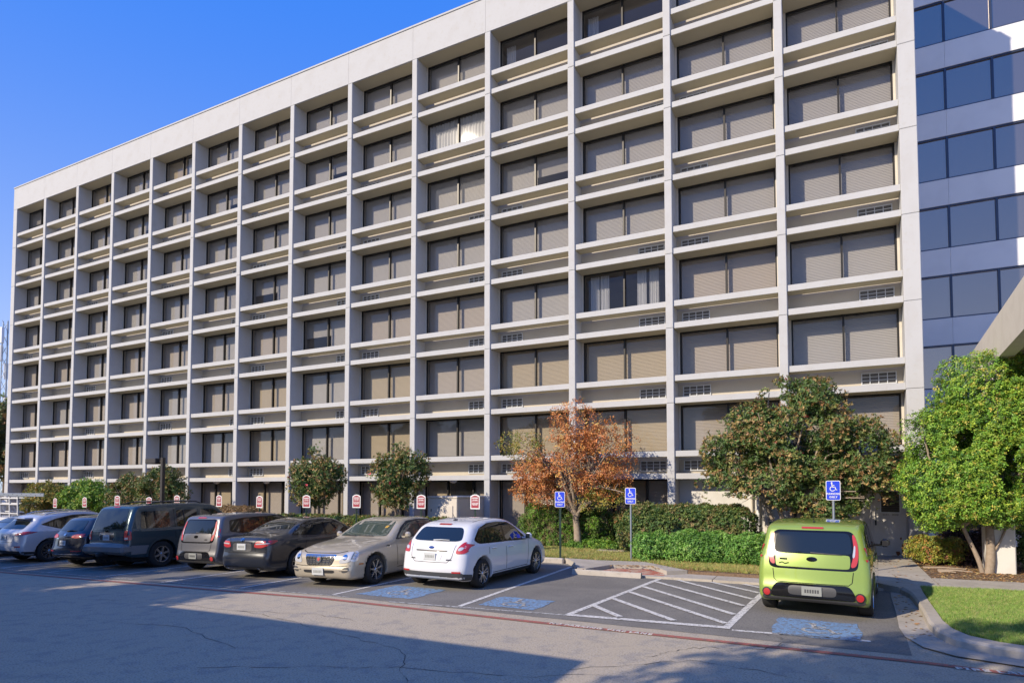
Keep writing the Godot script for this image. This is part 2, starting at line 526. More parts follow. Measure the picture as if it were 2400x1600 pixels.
	# the pavement with its flush ramp in front of the aisle
	g = MB.new()
	g.slab(poly([-6.9, -16.95, -6.75, -16.79, -6.35, -16.2, -5.75, -14.95, -5.55, -15.0, -5.2, -16.1, -4.2, -16.4, -3.62, -15.45, -3.2, -15.83, -4.6, -17.08, -5.9, -16.88]), -0.1, 0.15)
	structure("pavement", g.mesh(M.concrete_walk))
	g = MB.new()
	g.slab(poly([-5.5, -15.0, -3.6, -15.08, -3.58, -15.46, -4.22, -16.42, -5.18, -16.12]), -0.1, 0.05)
	var ramp := structure("pavement_ramp", g.mesh(M.concrete_walk))
	# red bricks let into the ramp, most of them worn away
	var bm := boxmesh(V(-0.09, 0, -0.035), V(0.09, 0.012, 0.035))
	mat("brick_red", 0.36, 0.12, 0.08, 0.9)
	mat("brick_worn", 0.40, 0.27, 0.21, 0.9)
	for r in 11:
		for q in 9:
			var px := -5.35 + q * 0.2 + (r % 2) * 0.1 + r * 0.02
			var pz := -15.35 - r * 0.09 - q * 0.0
			if Geometry2D.is_point_in_polygon(Vector2(px, pz), poly([-5.45, -15.3, -3.75, -15.3, -3.75, -15.6, -4.3, -16.3, -5.1, -16.05])):
				part(ramp, "brick", bm, M.brick_red if rng.randf() < 0.4 or r == 0 or r > 8 else M.brick_worn, V(px, 0.046, pz)).rotation.y = rng.randf_range(-0.03, 0.03)
	for s in [[-3.6, -15.08, -2.5, -15.1, -2.5, -15.83, -3.2, -15.83, -3.58, -15.46], [-2.48, -15.1, -1.4, -15.12, -1.4, -15.83, -2.48, -15.83], [-1.38, -15.12, 0.95, -15.45, 0.75, -15.83, -1.38, -15.83]]:
		g = MB.new()
		g.slab(poly(s), -0.1, 0.06)
		structure("pavement", g.mesh(M.concrete_walk))
	# walk to the door and cross walk
	for s in [[0.95, -15.45, 1.2, -15.15, 1.60, -15.40, 1.97, -15.5, 1.97, -17.0, 0.76, -17.0, 0.76, -15.84], [0.76, -17.02, 1.97, -17.02, 1.99, -19.7, 0.76, -19.7], [0.76, -19.72, 1.99, -19.72, 1.97, -22.2, 0.76, -22.2], [1.99, -15.52, 3.6, -15.72, 3.6, -17.08, 1.99, -17.0], [3.62, -15.72, 9, -16.2, 9, -17.2, 3.62, -17.08]]:
		g = MB.new()
		g.slab(poly(s), -0.1, 0.15)
		structure("pavement", g.mesh(M.concrete_walk))
	# right-hand kerb, curving, and its gutter pan
	var inner := [[1.60, -15.42], [1.56, -14.6], [1.53, -13.6], [1.51, -12.5], [1.49, -11.7], [1.53, -11.1], [1.66, -10.68], [1.95, -10.42], [2.4, -10.25], [3.2, -10.12], [5.5, -9.9]]
	var outer := [[1.22, -15.15], [1.33, -14.6], [1.35, -13.6], [1.33, -12.5], [1.30, -11.6], [1.33, -10.95], [1.48, -10.46], [1.84, -10.18], [2.35, -10.02], [3.2, -9.9], [5.5, -9.68]]
	var gut := [[1.06, -15.32], [1.02, -14.6], [0.99, -13.6], [0.95, -12.5], [0.90, -11.5], [0.92, -10.85], [1.08, -10.25], [1.40, -9.9], [2.1, -9.68], [3.1, -9.5], [5.5, -9.3]]
	for i in 10:
		var k := MB.new()
		var a0 := Vector2(outer[i][0], outer[i][1]); var a1 := Vector2(outer[i + 1][0], outer[i + 1][1])
		var b0 := Vector2(inner[i][0], inner[i][1]); var b1 := Vector2(inner[i + 1][0], inner[i + 1][1])
		var q0 := a0.lerp(b0, 0.16); var q1 := a1.lerp(b1, 0.16)
		k.quad(V(a0.x, -0.05, a0.y), V(a1.x, -0.05, a1.y), V(a1.x, 0.11, a1.y), V(a0.x, 0.11, a0.y))
		k.quad(V(a0.x, 0.11, a0.y), V(a1.x, 0.11, a1.y), V(q1.x, 0.148, q1.y), V(q0.x, 0.148, q0.y))
		k.quad(V(q0.x, 0.148, q0.y), V(q1.x, 0.148, q1.y), V(b1.x, 0.152, b1.y), V(b0.x, 0.152, b0.y))
		k.quad(V(b0.x, 0.152, b0.y), V(b1.x, 0.152, b1.y), V(b1.x, -0.05, b1.y), V(b0.x, -0.05, b0.y))
		part(self, "kerb", k.mesh(M.concrete_walk)).set_meta("kind", "structure")
		var gp := MB.new()
		var c0 := Vector2(gut[i][0], gut[i][1]); var c1 := Vector2(gut[i + 1][0], gut[i + 1][1])
		gp.flat(PackedVector2Array([c0, c1, a1, a0]), 0.022)
		part(self, "gutter", gp.mesh(M.concrete_walk)).set_meta("kind", "structure")
	# lawn soil
	g = MB.new()
	var lp := PackedVector2Array()
	for p in inner: lp.append(Vector2(p[0], p[1]))
	lp.append_array(poly([9, -9.6, 9, -16.2, 3.6, -15.7, 1.97, -15.5]))
	g.slab(lp, -0.1, 0.135)
	structure("lawn", g.mesh(M.turf))
	# grass strip soil
	g = MB.new()
	g.slab(poly([-6.9, -16.96, -5.9, -16.9, -4.6, -17.1, -3.4, -16.05, -3.4, -18.4, -5.0, -19.6, -8.6, -19.9, -9.4, -17.0]), 0.1, 0.142)
	structure("grass_verge", g.mesh(M.turf))
	# wheel stop
	var ws := thing("wheel_stop", "pale concrete wheel stop bar lying in front of the red bricked ramp", "wheel stop", V(-5.0, 0, -14.97), 0.02)
	var wm := MB.new()
	var prof := [V(0, 0, 0.09), V(0, 0.10, 0.06), V(0, 0.125, 0.03), V(0, 0.125, -0.03), V(0, 0.10, -0.06), V(0, 0, -0.09)]
	for i in prof.size() - 1:
		wm.quad(prof[i] + V(-0.88, 0, 0), prof[i] + V(0.88, 0, 0), prof[i + 1] + V(0.88, 0, 0), prof[i + 1] + V(-0.88, 0, 0))
	for s in [-0.88, 0.88]:
		var ptsn := []
		for p in prof: ptsn.append(p + V(s, 0, 0))
		wm.quad(ptsn[0], ptsn[1], ptsn[4], ptsn[5]); wm.quad(ptsn[1], ptsn[2], ptsn[3], ptsn[4])
	part(ws, "bar", wm.mesh(M.concrete_walk), null, V(0, 0.006, 0))
	for s in [-0.6, 0.6]:
		var bo := MB.new()
		bo.lathe([Vector2(0, 0.02), Vector2(0.012, 0.018), Vector2(0.012, 0.0)], 8, Transform3D(Basis(V(0, 1, 0), V(1, 0, 0), V(0, 0, -1)), V(s, 0.131, 0)))
		part(ws, "bolt", bo.mesh(M.rust))

func ground_text(parent: Node, txt: String, at: Vector3, turn: float, size: float):
	var t := TextMesh.new()
	t.text = txt
	var f := SystemFont.new()
	f.font_names = PackedStringArray(["Droid Sans"])
	f.font_weight = 700
	t.font = f
	t.font_size = 32
	t.pixel_size = size / 24.0
	t.depth = 0.003
	var o := part(parent, "lettering", t, M.paint_white, at)
	o.rotation = Vector3(-PI / 2, turn, 0)
	o.scale = Vector3(1.15, 1, 1)

# the wheelchair symbol as flat shapes in the x-y plane of t, about 1 high
func wheelchair(b: MB, t: Transform3D, s: float):
	var bar := func(x0, y0, x1, y1, w):
		var a := Vector2(x0, y0) * s; var q := Vector2(x1, y1) * s
		var d: Vector2 = (q - a).normalized().orthogonal() * w * s * 0.5
		var p := [a + d, q + d, q - d, a - d]
		b.quad(t * V(p[3].x, p[3].y, 0), t * V(p[2].x, p[2].y, 0), t * V(p[1].x, p[1].y, 0), t * V(p[0].x, p[0].y, 0))
	for i in 12:   # head
		var a0 := TAU * i / 12; var a1 := TAU * (i + 1) / 12
		b.tri(t * (V(-0.08, 0.40, 0) * s), t * (V(-0.08 + 0.075 * cos(a0), 0.40 + 0.075 * sin(a0), 0) * s), t * (V(-0.08 + 0.075 * cos(a1), 0.40 + 0.075 * sin(a1), 0) * s))
	bar.call(-0.07, 0.32, -0.03, -0.02, 0.09)
	bar.call(-0.05, 0.14, 0.16, 0.14, 0.065)
	bar.call(-0.06, -0.03, 0.20, -0.03, 0.075)
	bar.call(0.19, 0.0, 0.31, -0.34, 0.075)
	bar.call(0.29, -0.32, 0.40, -0.29, 0.07)
	for i in 15:   # wheel, open at the upper right
		var a0 := deg_to_rad(100 + i * 15.5); var a1 := deg_to_rad(100 + (i + 1) * 15.5)
		var c0 := Vector2(-0.02, -0.20)
		var p0 := c0 + Vector2(cos(a0), sin(a0)) * 0.245; var p1 := c0 + Vector2(cos(a1), sin(a1)) * 0.245
		var q0 := c0 + Vector2(cos(a0), sin(a0)) * 0.18; var q1 := c0 + Vector2(cos(a1), sin(a1)) * 0.18
		b.quad(t * V(q0.x * s, q0.y * s, 0), t * V(p0.x * s, p0.y * s, 0), t * V(p1.x * s, p1.y * s, 0), t * V(q1.x * s, q1.y * s, 0))

func colx(k: int) -> float: return COL0 + k * BAY

func make_apartments():
	var b := thing("apartment_building", "long eight-storey white concrete block with deep gridded bays and tan blinds", "building", V(0, 0, ZF))
	var cw := 0.2225
	# columns, cast storey by storey with a fine joint between lengths
	for k in 15:
		var x := colx(k)
		var lo := x - (0.03 if k < 14 else cw)
		var hi := x + cw
		if k == 0:
			lo = -47.65; hi = -47.22
		for r in 8:
			var top := HEAD - r * FLOOR + (0.0 if r else -0.005)
			var bot := HEAD - (r + 1) * FLOOR + 0.006
			if r == 7: bot = -0.6
			var m := MB.new()
			m.bbox(V(lo, bot, -0.86), V(hi, top, 0.0), 0.015)
			part(b, "column", m.mesh(M.white_concrete))
	# parapet panels between column lines, with a coping
	for k in 14:
		var m := MB.new()
		var x0 := -47.65 if k == 0 else colx(k) + 0.004
		var x1 := 2.4325 if k == 13 else colx(k + 1) - 0.004
		m.box(V(x0, HEAD, -0.86), V(x1, HEAD + 1.42, -0.004))
		part(b, "parapet_panel", m.mesh(M.white_concrete))
		m = MB.new()
		m.box(V(x0, HEAD + 1.42, -0.5), V(x1, HEAD + 1.49, 0.03))
		part(b, "coping", m.mesh(M.white_concrete))
	var kits := [bay_kit(BAY - cw - 0.03), bay_kit(BAY - 2 * cw)]
	for k in 14:
		var x0 := colx(k) + cw
		var q: Dictionary = kits[1 if k == 13 else 0]
		var w: float = q.w
		for r in 7:
			var yh := HEAD - r * FLOOR
			var ys := yh - 1.612
			part(b, "sill_beam", q.sill_beam, null, V(x0, ys, 0))
			var yb := ys - 0.19 - (FLOOR - 1.612 - 0.38)   # top of the beam below
			part(b, "head_beam", q.head_beam, null, V(x0, yh - FLOOR, 0))
			part(b, "soffit", q.soffit_h, M.soffit_bounce_tan, V(x0, yh, 0)); part(b, "soffit", q.soffit_s, M.soffit_bounce_tan, V(x0, ys, 0))
			part(b, "spandrel_wall", q.spandrel, null, V(x0, yb, 0))
			part(b, "jamb", q.jamb, M.beige_paint, V(x0, ys - 0.02, 0)); part(b, "jamb", q.jamb, M.beige_paint, V(x0 + w - 0.072, ys - 0.02, 0))
			var g := part(b, "vent_grille", q.grille_frame, null, V(x0 + (0.17 if k % 2 == 0 else w - 1.10), yb + 0.09, -0.705))
			part(g, "bars", q.grille_bars); part(g, "backing", q.grille_back, M.grille_dark)
			# the window and what hangs behind it
			var win := part(b, "window", q.frame_m, null, V(x0 + 0.07, ys - 0.0, -0.72))
			part(win, "mullion", q.mull, M.bronze)
			for s in 2:
				part(win, "pane", q.pane, M.window_glass, V(0.06 + s * (q.pane_w + 0.04), 0, 0))
			dress_window(win, k, r, q.blind_m, q.drape, q.pane_w, q.fw)
		ground_bay(b, k, x0, w)
	# closed shell behind: ends, back, roof and a core that stops the view through
	var sh := MB.new()
	sh.box(V(-47.64, -0.6, -15), V(-47.3, HEAD + 1.3, -0.86))
	part(b, "end_wall", sh.mesh(M.white_concrete))
	sh = MB.new()
	sh.box(V(2.1, -0.2, -15), V(2.425, HEAD + 1.42, -0.86))
	part(b, "end_wall", sh.mesh(M.white_concrete))
	sh = MB.new()
	sh.box(V(-47.3, -0.2, -15), V(2.1, HEAD + 1.3, -14.7))
	part(b, "back_wall", sh.mesh(M.white_concrete))
	sh = MB.new()
	sh.box(V(-47.3, HEAD + 0.8, -14.7), V(2.1, HEAD + 1.1, -0.86))
	part(b, "roof", sh.mesh(M.tan_stucco))
	sh = MB.new()
	sh.box(V(-47.3, -0.2, -3.6), V(2.1, HEAD + 0.8, -3.4))
	part(b, "corridor_wall", sh.mesh(M.room_dark))
	for r in 8:
		sh = MB.new()
		sh.box(V(-47.2, HEAD - r * FLOOR + 0.02, -3.4), V(2.0, HEAD - r * FLOOR + 0.17, -0.98))
		part(b, "floor_slab", sh.mesh(M.room_dark))
	for k in range(1, 14):
		sh = MB.new()
		sh.box(V(colx(k) - 0.06, 0, -3.4), V(colx(k) + 0.06, HEAD, -0.9))
		part(b, "party_wall", sh.mesh(M.room_dark))

func bay_kit(w: float) -> Dictionary:
	# shared meshes of a bay, x from the left column's side
	var mb := MB.new()
	mb.box(V(0.004, -0.19, -0.19), V(w - 0.004, 0, -0.06))
	mb.box(V(0.004, -0.19, -0.565), V(w - 0.004, -0.085, -0.19))
	var sill_beam := mb.mesh(M.white_concrete)
	mb = MB.new()
	mb.box(V(0.004, 0, -0.78), V(w - 0.004, 0.19, -0.06))
	var head_beam := mb.mesh(M.white_concrete)
	var soffit_h := boxmesh(V(0.006, -0.012, -0.775), V(w - 0.006, 0.001, -0.075))  # thin panels added under the white beams to carry the bounce tint
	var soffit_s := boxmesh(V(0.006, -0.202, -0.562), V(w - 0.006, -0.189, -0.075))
	mb = MB.new()
	var gap := FLOOR - 1.612 - 0.19
	mb.box(V(0.002, 0.0, -0.95), V(w - 0.002, gap - 0.03, -0.705))
	var spandrel := mb.mesh(M.tan_stucco)
	var jamb := boxmesh(V(0.002, 0, -0.95), V(0.07, 1.63, -0.715))
	# window frame: 2 lights
	var fw := w - 0.14
	var fh := 1.60
	var frame := MB.new()
	frame.box(V(0, 0, -0.06), V(fw, 0.05, 0.0)); frame.box(V(0, fh - 0.05, -0.06), V(fw, fh, 0.0))
	frame.box(V(0, 0.05, -0.06), V(0.05, fh - 0.05, 0.0)); frame.box(V(fw - 0.05, 0.05, -0.06), V(fw, fh - 0.05, 0.0))
	var frame_m := frame.mesh(M.bronze)
	var mull := boxmesh(V(fw * 0.5 - 0.03, 0.05, -0.06), V(fw * 0.5 + 0.03, fh - 0.05, 0.055))
	var pane_w := fw * 0.5 - 0.08
	var pm := MB.new()
	pm.quad(V(0, 0.05, -0.03), V(pane_w, 0.05, -0.03), V(pane_w, fh - 0.05, -0.03), V(0, fh - 0.05, -0.03))
	var pane := pm.mesh()
	var blind_m := blind_mesh(pane_w + 0.03, 1.56, 0.05)
	var drape := drape_mesh(0.42, 1.5)
	# grille of the room air conditioner
	var gr := MB.new()
	gr.box(V(0, 0, 0), V(0.93, 0.025, 0.05)); gr.box(V(0, 0.345, 0), V(0.93, 0.37, 0.05))
	gr.box(V(0, 0.025, 0), V(0.025, 0.345, 0.05)); gr.box(V(0.905, 0.025, 0), V(0.93, 0.345, 0.05))
	var grille_frame := gr.mesh(M.grille)
	gr = MB.new()
	for i in 3: gr.box(V(0.23 * (i + 1) - 0.01, 0.025, 0.01), V(0.23 * (i + 1) + 0.012, 0.345, 0.045))
	gr.box(V(0.025, 0.125, 0.012), V(0.905, 0.14, 0.04)); gr.box(V(0.025, 0.235, 0.012), V(0.905, 0.25, 0.04))
	var grille_bars := gr.mesh(M.grille)
	var grille_back := boxmesh(V(0.025, 0.025, 0.0), V(0.905, 0.345, 0.004))
	return {"w": w, "sill_beam": sill_beam, "head_beam": head_beam, "spandrel": spandrel, "jamb": jamb, "grille_frame": grille_frame, "grille_bars": grille_bars, "grille_back": grille_back, "frame_m": frame_m, "mull": mull, "pane": pane, "pane_w": pane_w, "blind_m": blind_m, "drape": drape, "fw": fw, "soffit_h": soffit_h, "soffit_s": soffit_s}

func blind_mesh(w: float, h: float, pitch: float) -> ArrayMesh:
	var m := MB.new()
	var n := int(h / pitch)
	for i in n:
		var y := h - i * pitch
		m.quad(V(0, y - pitch * 0.86, 0.015), V(w, y - pitch * 0.86, 0.015), V(w, y, 0), V(0, y, 0))
		m.quad(V(0, y - pitch, 0), V(w, y - pitch, 0), V(w, y - pitch * 0.86, 0.015), V(0, y - pitch * 0.86, 0.015))
	return m.mesh()

func drape_mesh(w: float, h: float) -> ArrayMesh:
	var m := MB.new()
	var n := 24
	for i in n:
		var x0 := w * i / n; var x1 := w * (i + 1) / n
		var z0 := 0.03 * sin(i * 1.3) + 0.012 * sin(i * 0.6); var z1 := 0.03 * sin((i + 1) * 1.3) + 0.012 * sin((i + 1) * 0.6)
		m.quad(V(x0, 0, z0), V(x1, 0, z1), V(x1, h, z1), V(x0, h, z0))
	return m.mesh()

func dress_window(win: Node, k: int, r: int, blind_m: Mesh, drape: Mesh, pane_w: float, fw: float):
	var key := k * 10 + r
	if key in [100, 110]:   # bare windows on the top floor
		part(win, "drape", drape, M.curtain_white, V(0.1, 0.03, -0.4))
		return
	if key in [91]:
		for s in 4: part(win, "drape", drape, M.curtain_white, V(0.04 + s * 0.75, 0.03, -0.12)).scale.x = 1.8
		return
	if key == 114:
		for q in [0.22, 0.6, 2.0, 2.45]: part(win, "drape", drape, M.curtain_white, V(q, 0.03, -0.22)).scale.x = 0.8
		return
	if key in [20, 40]:
		part(win, "drape", drape, M.curtain_white, V(fw * 0.5 + 0.1, 0.03, -0.2)).scale.x = 2.0
		part(win, "blind", blind_m, M.blind_yellow, V(0.045, 0.02, -0.20))
		return
	var h := (k * 37 + r * 91 + k * r * 13) % 100
	var m: Material = M.blind_tan
	if h % 3 == 0 or r < 4: m = M.blind_grey
	if r in [5, 6] and k in [6, 8, 10, 11]: m = M.blind_yellow
	
	for s in 2:
		var o := part(win, "blind", blind_m, m, V(0.045 + s * (pane_w + 0.04), 0.02, -0.20))
		if (h + s * 17) % 29 == 0 and k < 11:   # half raised
			o.position.y = 0.75; o.scale.y = 0.52
		if r > 0 and (h + s) % 19 == 3: o.rotation.z = 0.006

func ground_bay(b: Node, k: int, x0: float, w: float):
	var yt := HEAD - 7 * FLOOR
	if k >= 12:
		var m := MB.new()
		m.box(V(x0 + 0.002, -0.1, -0.95), V(x0 + w - 0.002, yt, -0.705))
		part(b, "ground_floor_wall", m.mesh(M.wall_paint))
		if k == 12:
			for p in [[-2.32, 0.035, "beige_paint"], [-2.13, 0.055, "sign_white"], [-1.86, 0.07, "beige_paint"]]:
				m = MB.new()
				m.tube([V(p[0], 0.0, -0.62), V(p[0], yt, -0.62)], [p[1], p[1]], 10)
				part(b, "downpipe", m.mesh(M[p[2]]))
		else:
			electrical_door(b)
			# louvred intake
			m = MB.new()
			m.box(V(-1.12, 0.6, -0.705), V(-1.06, 1.95, -0.66)); m.box(V(-0.42, 0.6, -0.705), V(-0.36, 1.95, -0.66)); m.box(V(-1.06, 1.89, -0.705), V(-0.42, 1.95, -0.66)); m.box(V(-1.06, 0.6, -0.705), V(-0.42, 0.66, -0.66))
			var lv := part(b, "louvre", m.mesh(M.tan_stucco))
			part(lv, "backing", boxmesh(V(-1.06, 0.66, -0.704), V(-0.42, 1.89, -0.70)), M.grille_dark)
			var sl := MB.new()
			sl.box(V(-1.06, -0.03, -0.01), V(-0.42, -0.018, 0.045), Transform3D(Basis(Vector3.RIGHT, 0.7), Vector3.ZERO))
			var slm := sl.mesh(M.beige_paint)
			for i in 14: part(lv, "slat", slm, null, V(0, 0.74 + i * 0.085, -0.69))
		return
	# glazed ground floor: three lights from floor to head
	var m2 := MB.new()
	m2.box(V(x0 + 0.002, -0.5, -0.95), V(x0 + w - 0.002, 0.22, -0.7))
	part(b, "plinth", m2.mesh(M.tan_stucco))
	var fw := w - 0.1
	var fh := yt - 0.22
	var f := MB.new()
	f.box(V(0, 0, -0.06), V(fw, 0.06, 0)); f.box(V(0, fh - 0.05, -0.06), V(fw, fh, 0)); f.box(V(0, 0.06, -0.06), V(0.05, fh - 0.05, 0)); f.box(V(fw - 0.05, 0.06, -0.06), V(fw, fh - 0.05, 0))
	var win := part(b, "shopfront_window", f.mesh(M.bronze), null, V(x0 + 0.05, 0.22, -0.72))
	part(b, "jamb", boxmesh(V(0, 0, -0.95), V(0.05, fh, -0.72)), M.beige_paint, V(x0 + 0.001, 0.22, 0))
	part(b, "jamb", boxmesh(V(0, 0, -0.95), V(0.05, fh, -0.72)), M.beige_paint, V(x0 + w - 0.051, 0.22, 0))
	var cut := [0.05, fw * 0.36, fw * 0.74, fw - 0.05]
	for i in 3:
		var pg := MB.new()
		pg.quad(V(cut[i] + 0.03, 0.06, -0.03), V(cut[i + 1] - 0.03, 0.06, -0.03), V(cut[i + 1] - 0.03, fh - 0.05, -0.03), V(cut[i] + 0.03, fh - 0.05, -0.03))
		part(win, "pane", pg.mesh(), M.window_glass)
		if i: part(win, "mullion", boxmesh(V(cut[i] - 0.035, 0.06, -0.06), V(cut[i] + 0.035, fh - 0.05, 0.055)), M.bronze)
		if k == 9 and i == 1: continue
		part(win, "blind", blind_mesh(cut[i + 1] - cut[i] - 0.02, fh - 0.08, 0.05), M.blind_tan if (k + i) % 3 else M.blind_yellow, V(cut[i] + 0.01, 0.05, -0.20))
	if k in [9, 4, 6, 5]:
		var d := MB.new()
		d.lathe([Vector2(0, 0.17), Vector2(0.05, 0.15), Vector2(0.1, 0.1), Vector2(0.125, 0.02), Vector2(0.125, 0.0)], 16, Transform3D(Basis(V(0, -1, 0), V(1, 0, 0), V(0, 0, 1)), V(x0 + w * 0.5, yt, -0.4)))
		part(b, "soffit_lamp", d.mesh(M.sign_white))

func electrical_door(b: Node):
	var d := MB.new()
	d.box(V(1.12, 0.13, -0.705), V(1.96, 2.24, -0.665))
	var door := part(b, "door", d.mesh(M.wall_paint))
	door.set_meta("label", "pale grey steel utility door with dark louvred window and rust at its foot")
	var f := MB.new()
	f.box(V(1.05, 0.13, -0.704), V(1.115, 2.30, -0.64)); f.box(V(1.965, 0.13, -0.704), V(1.985, 2.30, -0.64)); f.box(V(1.115, 2.245, -0.704), V(1.965, 2.30, -0.64))
	part(door, "frame", f.mesh(M.wall_paint))
	var g := MB.new()
	g.box(V(1.30, 1.42, -0.665), V(1.33, 2.10, -0.645)); g.box(V(1.80, 1.42, -0.665), V(1.83, 2.10, -0.645)); g.box(V(1.33, 2.07, -0.665), V(1.80, 2.10, -0.645)); g.box(V(1.33, 1.42, -0.665), V(1.80, 1.45, -0.645))
	part(door, "louvre_frame", g.mesh(M.sign_white))
	part(door, "louvre_backing", boxmesh(V(1.33, 1.45, -0.664), V(1.80, 2.07, -0.66)), M.grille_dark)
	for i in 9:
		part(door, "slat", boxmesh(V(1.33, 0, 0), V(1.80, 0.045, 0.008)), M.lamp_bronze, V(0, 1.47 + i * 0.067, -0.656)).rotation.x = 0.4
	f = MB.new()
	f.bbox(V(1.16, 1.05, -0.665), V(1.20, 1.2, -0.62), 0.008)
	part(door, "handle", f.mesh(M.black_paint))
	var t := TextMesh.new()
	t.text = "ELEC. ROOM"
	var sf := SystemFont.new()
	sf.font_names = PackedStringArray(["Droid Sans Mono"])
	sf.font_weight = 700
	t.font = sf; t.font_size = 32; t.pixel_size = 0.0021; t.depth = 0.002
	part(door, "lettering", t, M.black_paint, V(1.57, 1.37, -0.662))
	# rust eating the lower corner of the leaf
	for q in [[1.74, 0.16, 0.15, 0.14], [1.86, 0.2, 0.06, 0.35], [1.82, 0.62, 0.05, 0.10], [1.68, 0.14, 0.22, 0.03]]:
		var rm := MB.new()
		var pl := PackedVector2Array()
		for i in 14:
			var a := TAU * i / 14
			var rr := rng.randf_range(0.6, 1.05)
			pl.append(Vector2(q[0] + cos(a) * q[2] * 0.5 * rr, q[1] + q[3] * 0.5 + sin(a) * q[3] * 0.5 * rr))
		var tr := Geometry2D.triangulate_polygon(pl)
		for i in range(0, tr.size(), 3):
			var p0 := pl[tr[i]]; var p1 := pl[tr[i + 1]]; var p2 := pl[tr[i + 2]]
			if (p1 - p0).cross(p2 - p0) < 0:
				var sw := p1; p1 = p2; p2 = sw
			rm.tri(V(p0.x, p0.y, -0.6625), V(p1.x, p1.y, -0.6625), V(p2.x, p2.y, -0.6625))
		part(door, "rust_stain", rm.mesh(M.rust))

func make_wing():
	var zw := -27.15
	var b := thing("office_wing", "grey wing with blue ribbon windows set back beside the gridded block", "building", V(0, 0, zw))
	var x0 := 2.43
	var x1 := 22.5
	for r in 9:
		var sill := 18.54 - (r - 1) * FLOOR        # top of spandrel
		var head := sill - 0.96                    # its foot, head of the window below
		for k in 5:
			var a := x0 if k == 0 else 2.62 + k * 4.194 - 2.796
			var e := x1 if k == 4 else 2.62 + (k + 1) * 4.194 - 2.796
			var m := MB.new()
			m.box(V(a + 0.003, head, -0.4), V(e - 0.003, sill, 0))
			part(b, "spandrel_panel", m.mesh(M.wing_panel))
		if r == 8: break
		var bot := head - 1.60
		# frame rails and mullions
		for q in [[head - 0.06, head], [bot, bot + 0.05]]:
			part(b, "window_rail", boxmesh(V(x0, q[0], -0.16), V(x1, q[1], -0.03)), M.dark_blue_metal)
		var nm := 14
		for k in nm + 1:
			var mx := 2.62 + k * 1.398
			if k: part(b, "mullion", boxmesh(V(mx - 0.035, bot + 0.05, -0.14), V(mx + 0.035, head - 0.06, -0.02)), M.dark_blue_metal)
			if k < nm: part(b, "pane", boxmesh(V(mx + 0.036 if k else 2.43, bot + 0.05, -0.10), V(mx + 1.398 - 0.036, head - 0.06, -0.09)), M.wing_glass)
	part(b, "back_wall", boxmesh(V(x0, -0.2, -9), V(x1, 22.5, -0.45)), M.white_concrete)

func make_canopy():
	# entrance canopy: deep beige fascia running out towards the drive
	var b := thing("entrance_canopy", "beige flat-roofed entrance canopy with deep plain fascia above the clipped tree", "canopy", V(3.78, 0, -22.1), -0.061)
	# local +z runs out towards the drive
	part(b, "fascia", boxmesh(V(0, 5.22, -1.0), V(0.3, 6.2, 15.0)), M.beige_paint)
	part(b, "soffit", boxmesh(V(0.3, 5.34, -1.0), V(10.0, 5.5, 15.0)), M.soffit_bounce_tan)
	part(b, "roof", boxmesh(V(0.3, 5.9, -1.0), V(10.0, 6.05, 15.0)), M.beige_paint)
	part(b, "end_beam", boxmesh(V(0.3, 5.22, 14.6), V(10.0, 5.33, 15.0)), M.beige_paint)
	part(b, "light_track", boxmesh(V(0.75, 5.28, -0.8), V(0.85, 5.335, 14.0)), M.black_paint)
	part(b, "vent_slot", boxmesh(V(-0.004, 5.62, 0.9), V(0.02, 5.67, 1.3)), M.black_paint)
	var m := MB.new()
	m.bbox(V(-0.28, 0.05, 2.75), V(0.30, 5.21, 3.4), 0.02)
	part(b, "pier", m.mesh(M.wall_paint))

var n3 := FastNoiseLite.new()

# a spray of small pointed leaves round a short stem
func sprig_mesh(count: int, length: float, width: float, spread: float, seed_: int) -> ArrayMesh:
	var r := RandomNumberGenerator.new()
	r.seed = seed_
	var b := MB.new()
	for i in count:
		var a := TAU * (i * 0.382 + r.randf() * 0.1)
		var el := r.randf_range(0.1, 1.1)
		var d := V(cos(a) * cos(el), sin(el), sin(a) * cos(el))
		var o := V(0, spread * i / count, 0) + V(r.randf_range(-1, 1), r.randf_range(-0.5, 0.5), r.randf_range(-1, 1)) * spread * 0.5
		var side := d.cross(Vector3.UP).normalized()
		var nn := side.cross(d).normalized()
		side = (side + nn * r.randf_range(-0.6, 0.6)).normalized()
		nn = side.cross(d).normalized()
		var l := length * r.randf_range(0.75, 1.25)
		var w := width * r.randf_range(0.8, 1.2)
		var p0 := o
		var p1 := o + d * l * 0.45 + side * w * 0.5 + nn * w * 0.12
		var p2 := o + d * l - nn * w * 0.15
		var p3 := o + d * l * 0.45 - side * w * 0.5 + nn * w * 0.12
		b.tri(p0, p1, p2); b.tri(p0, p2, p3)
	return b.mesh(M.leaf)

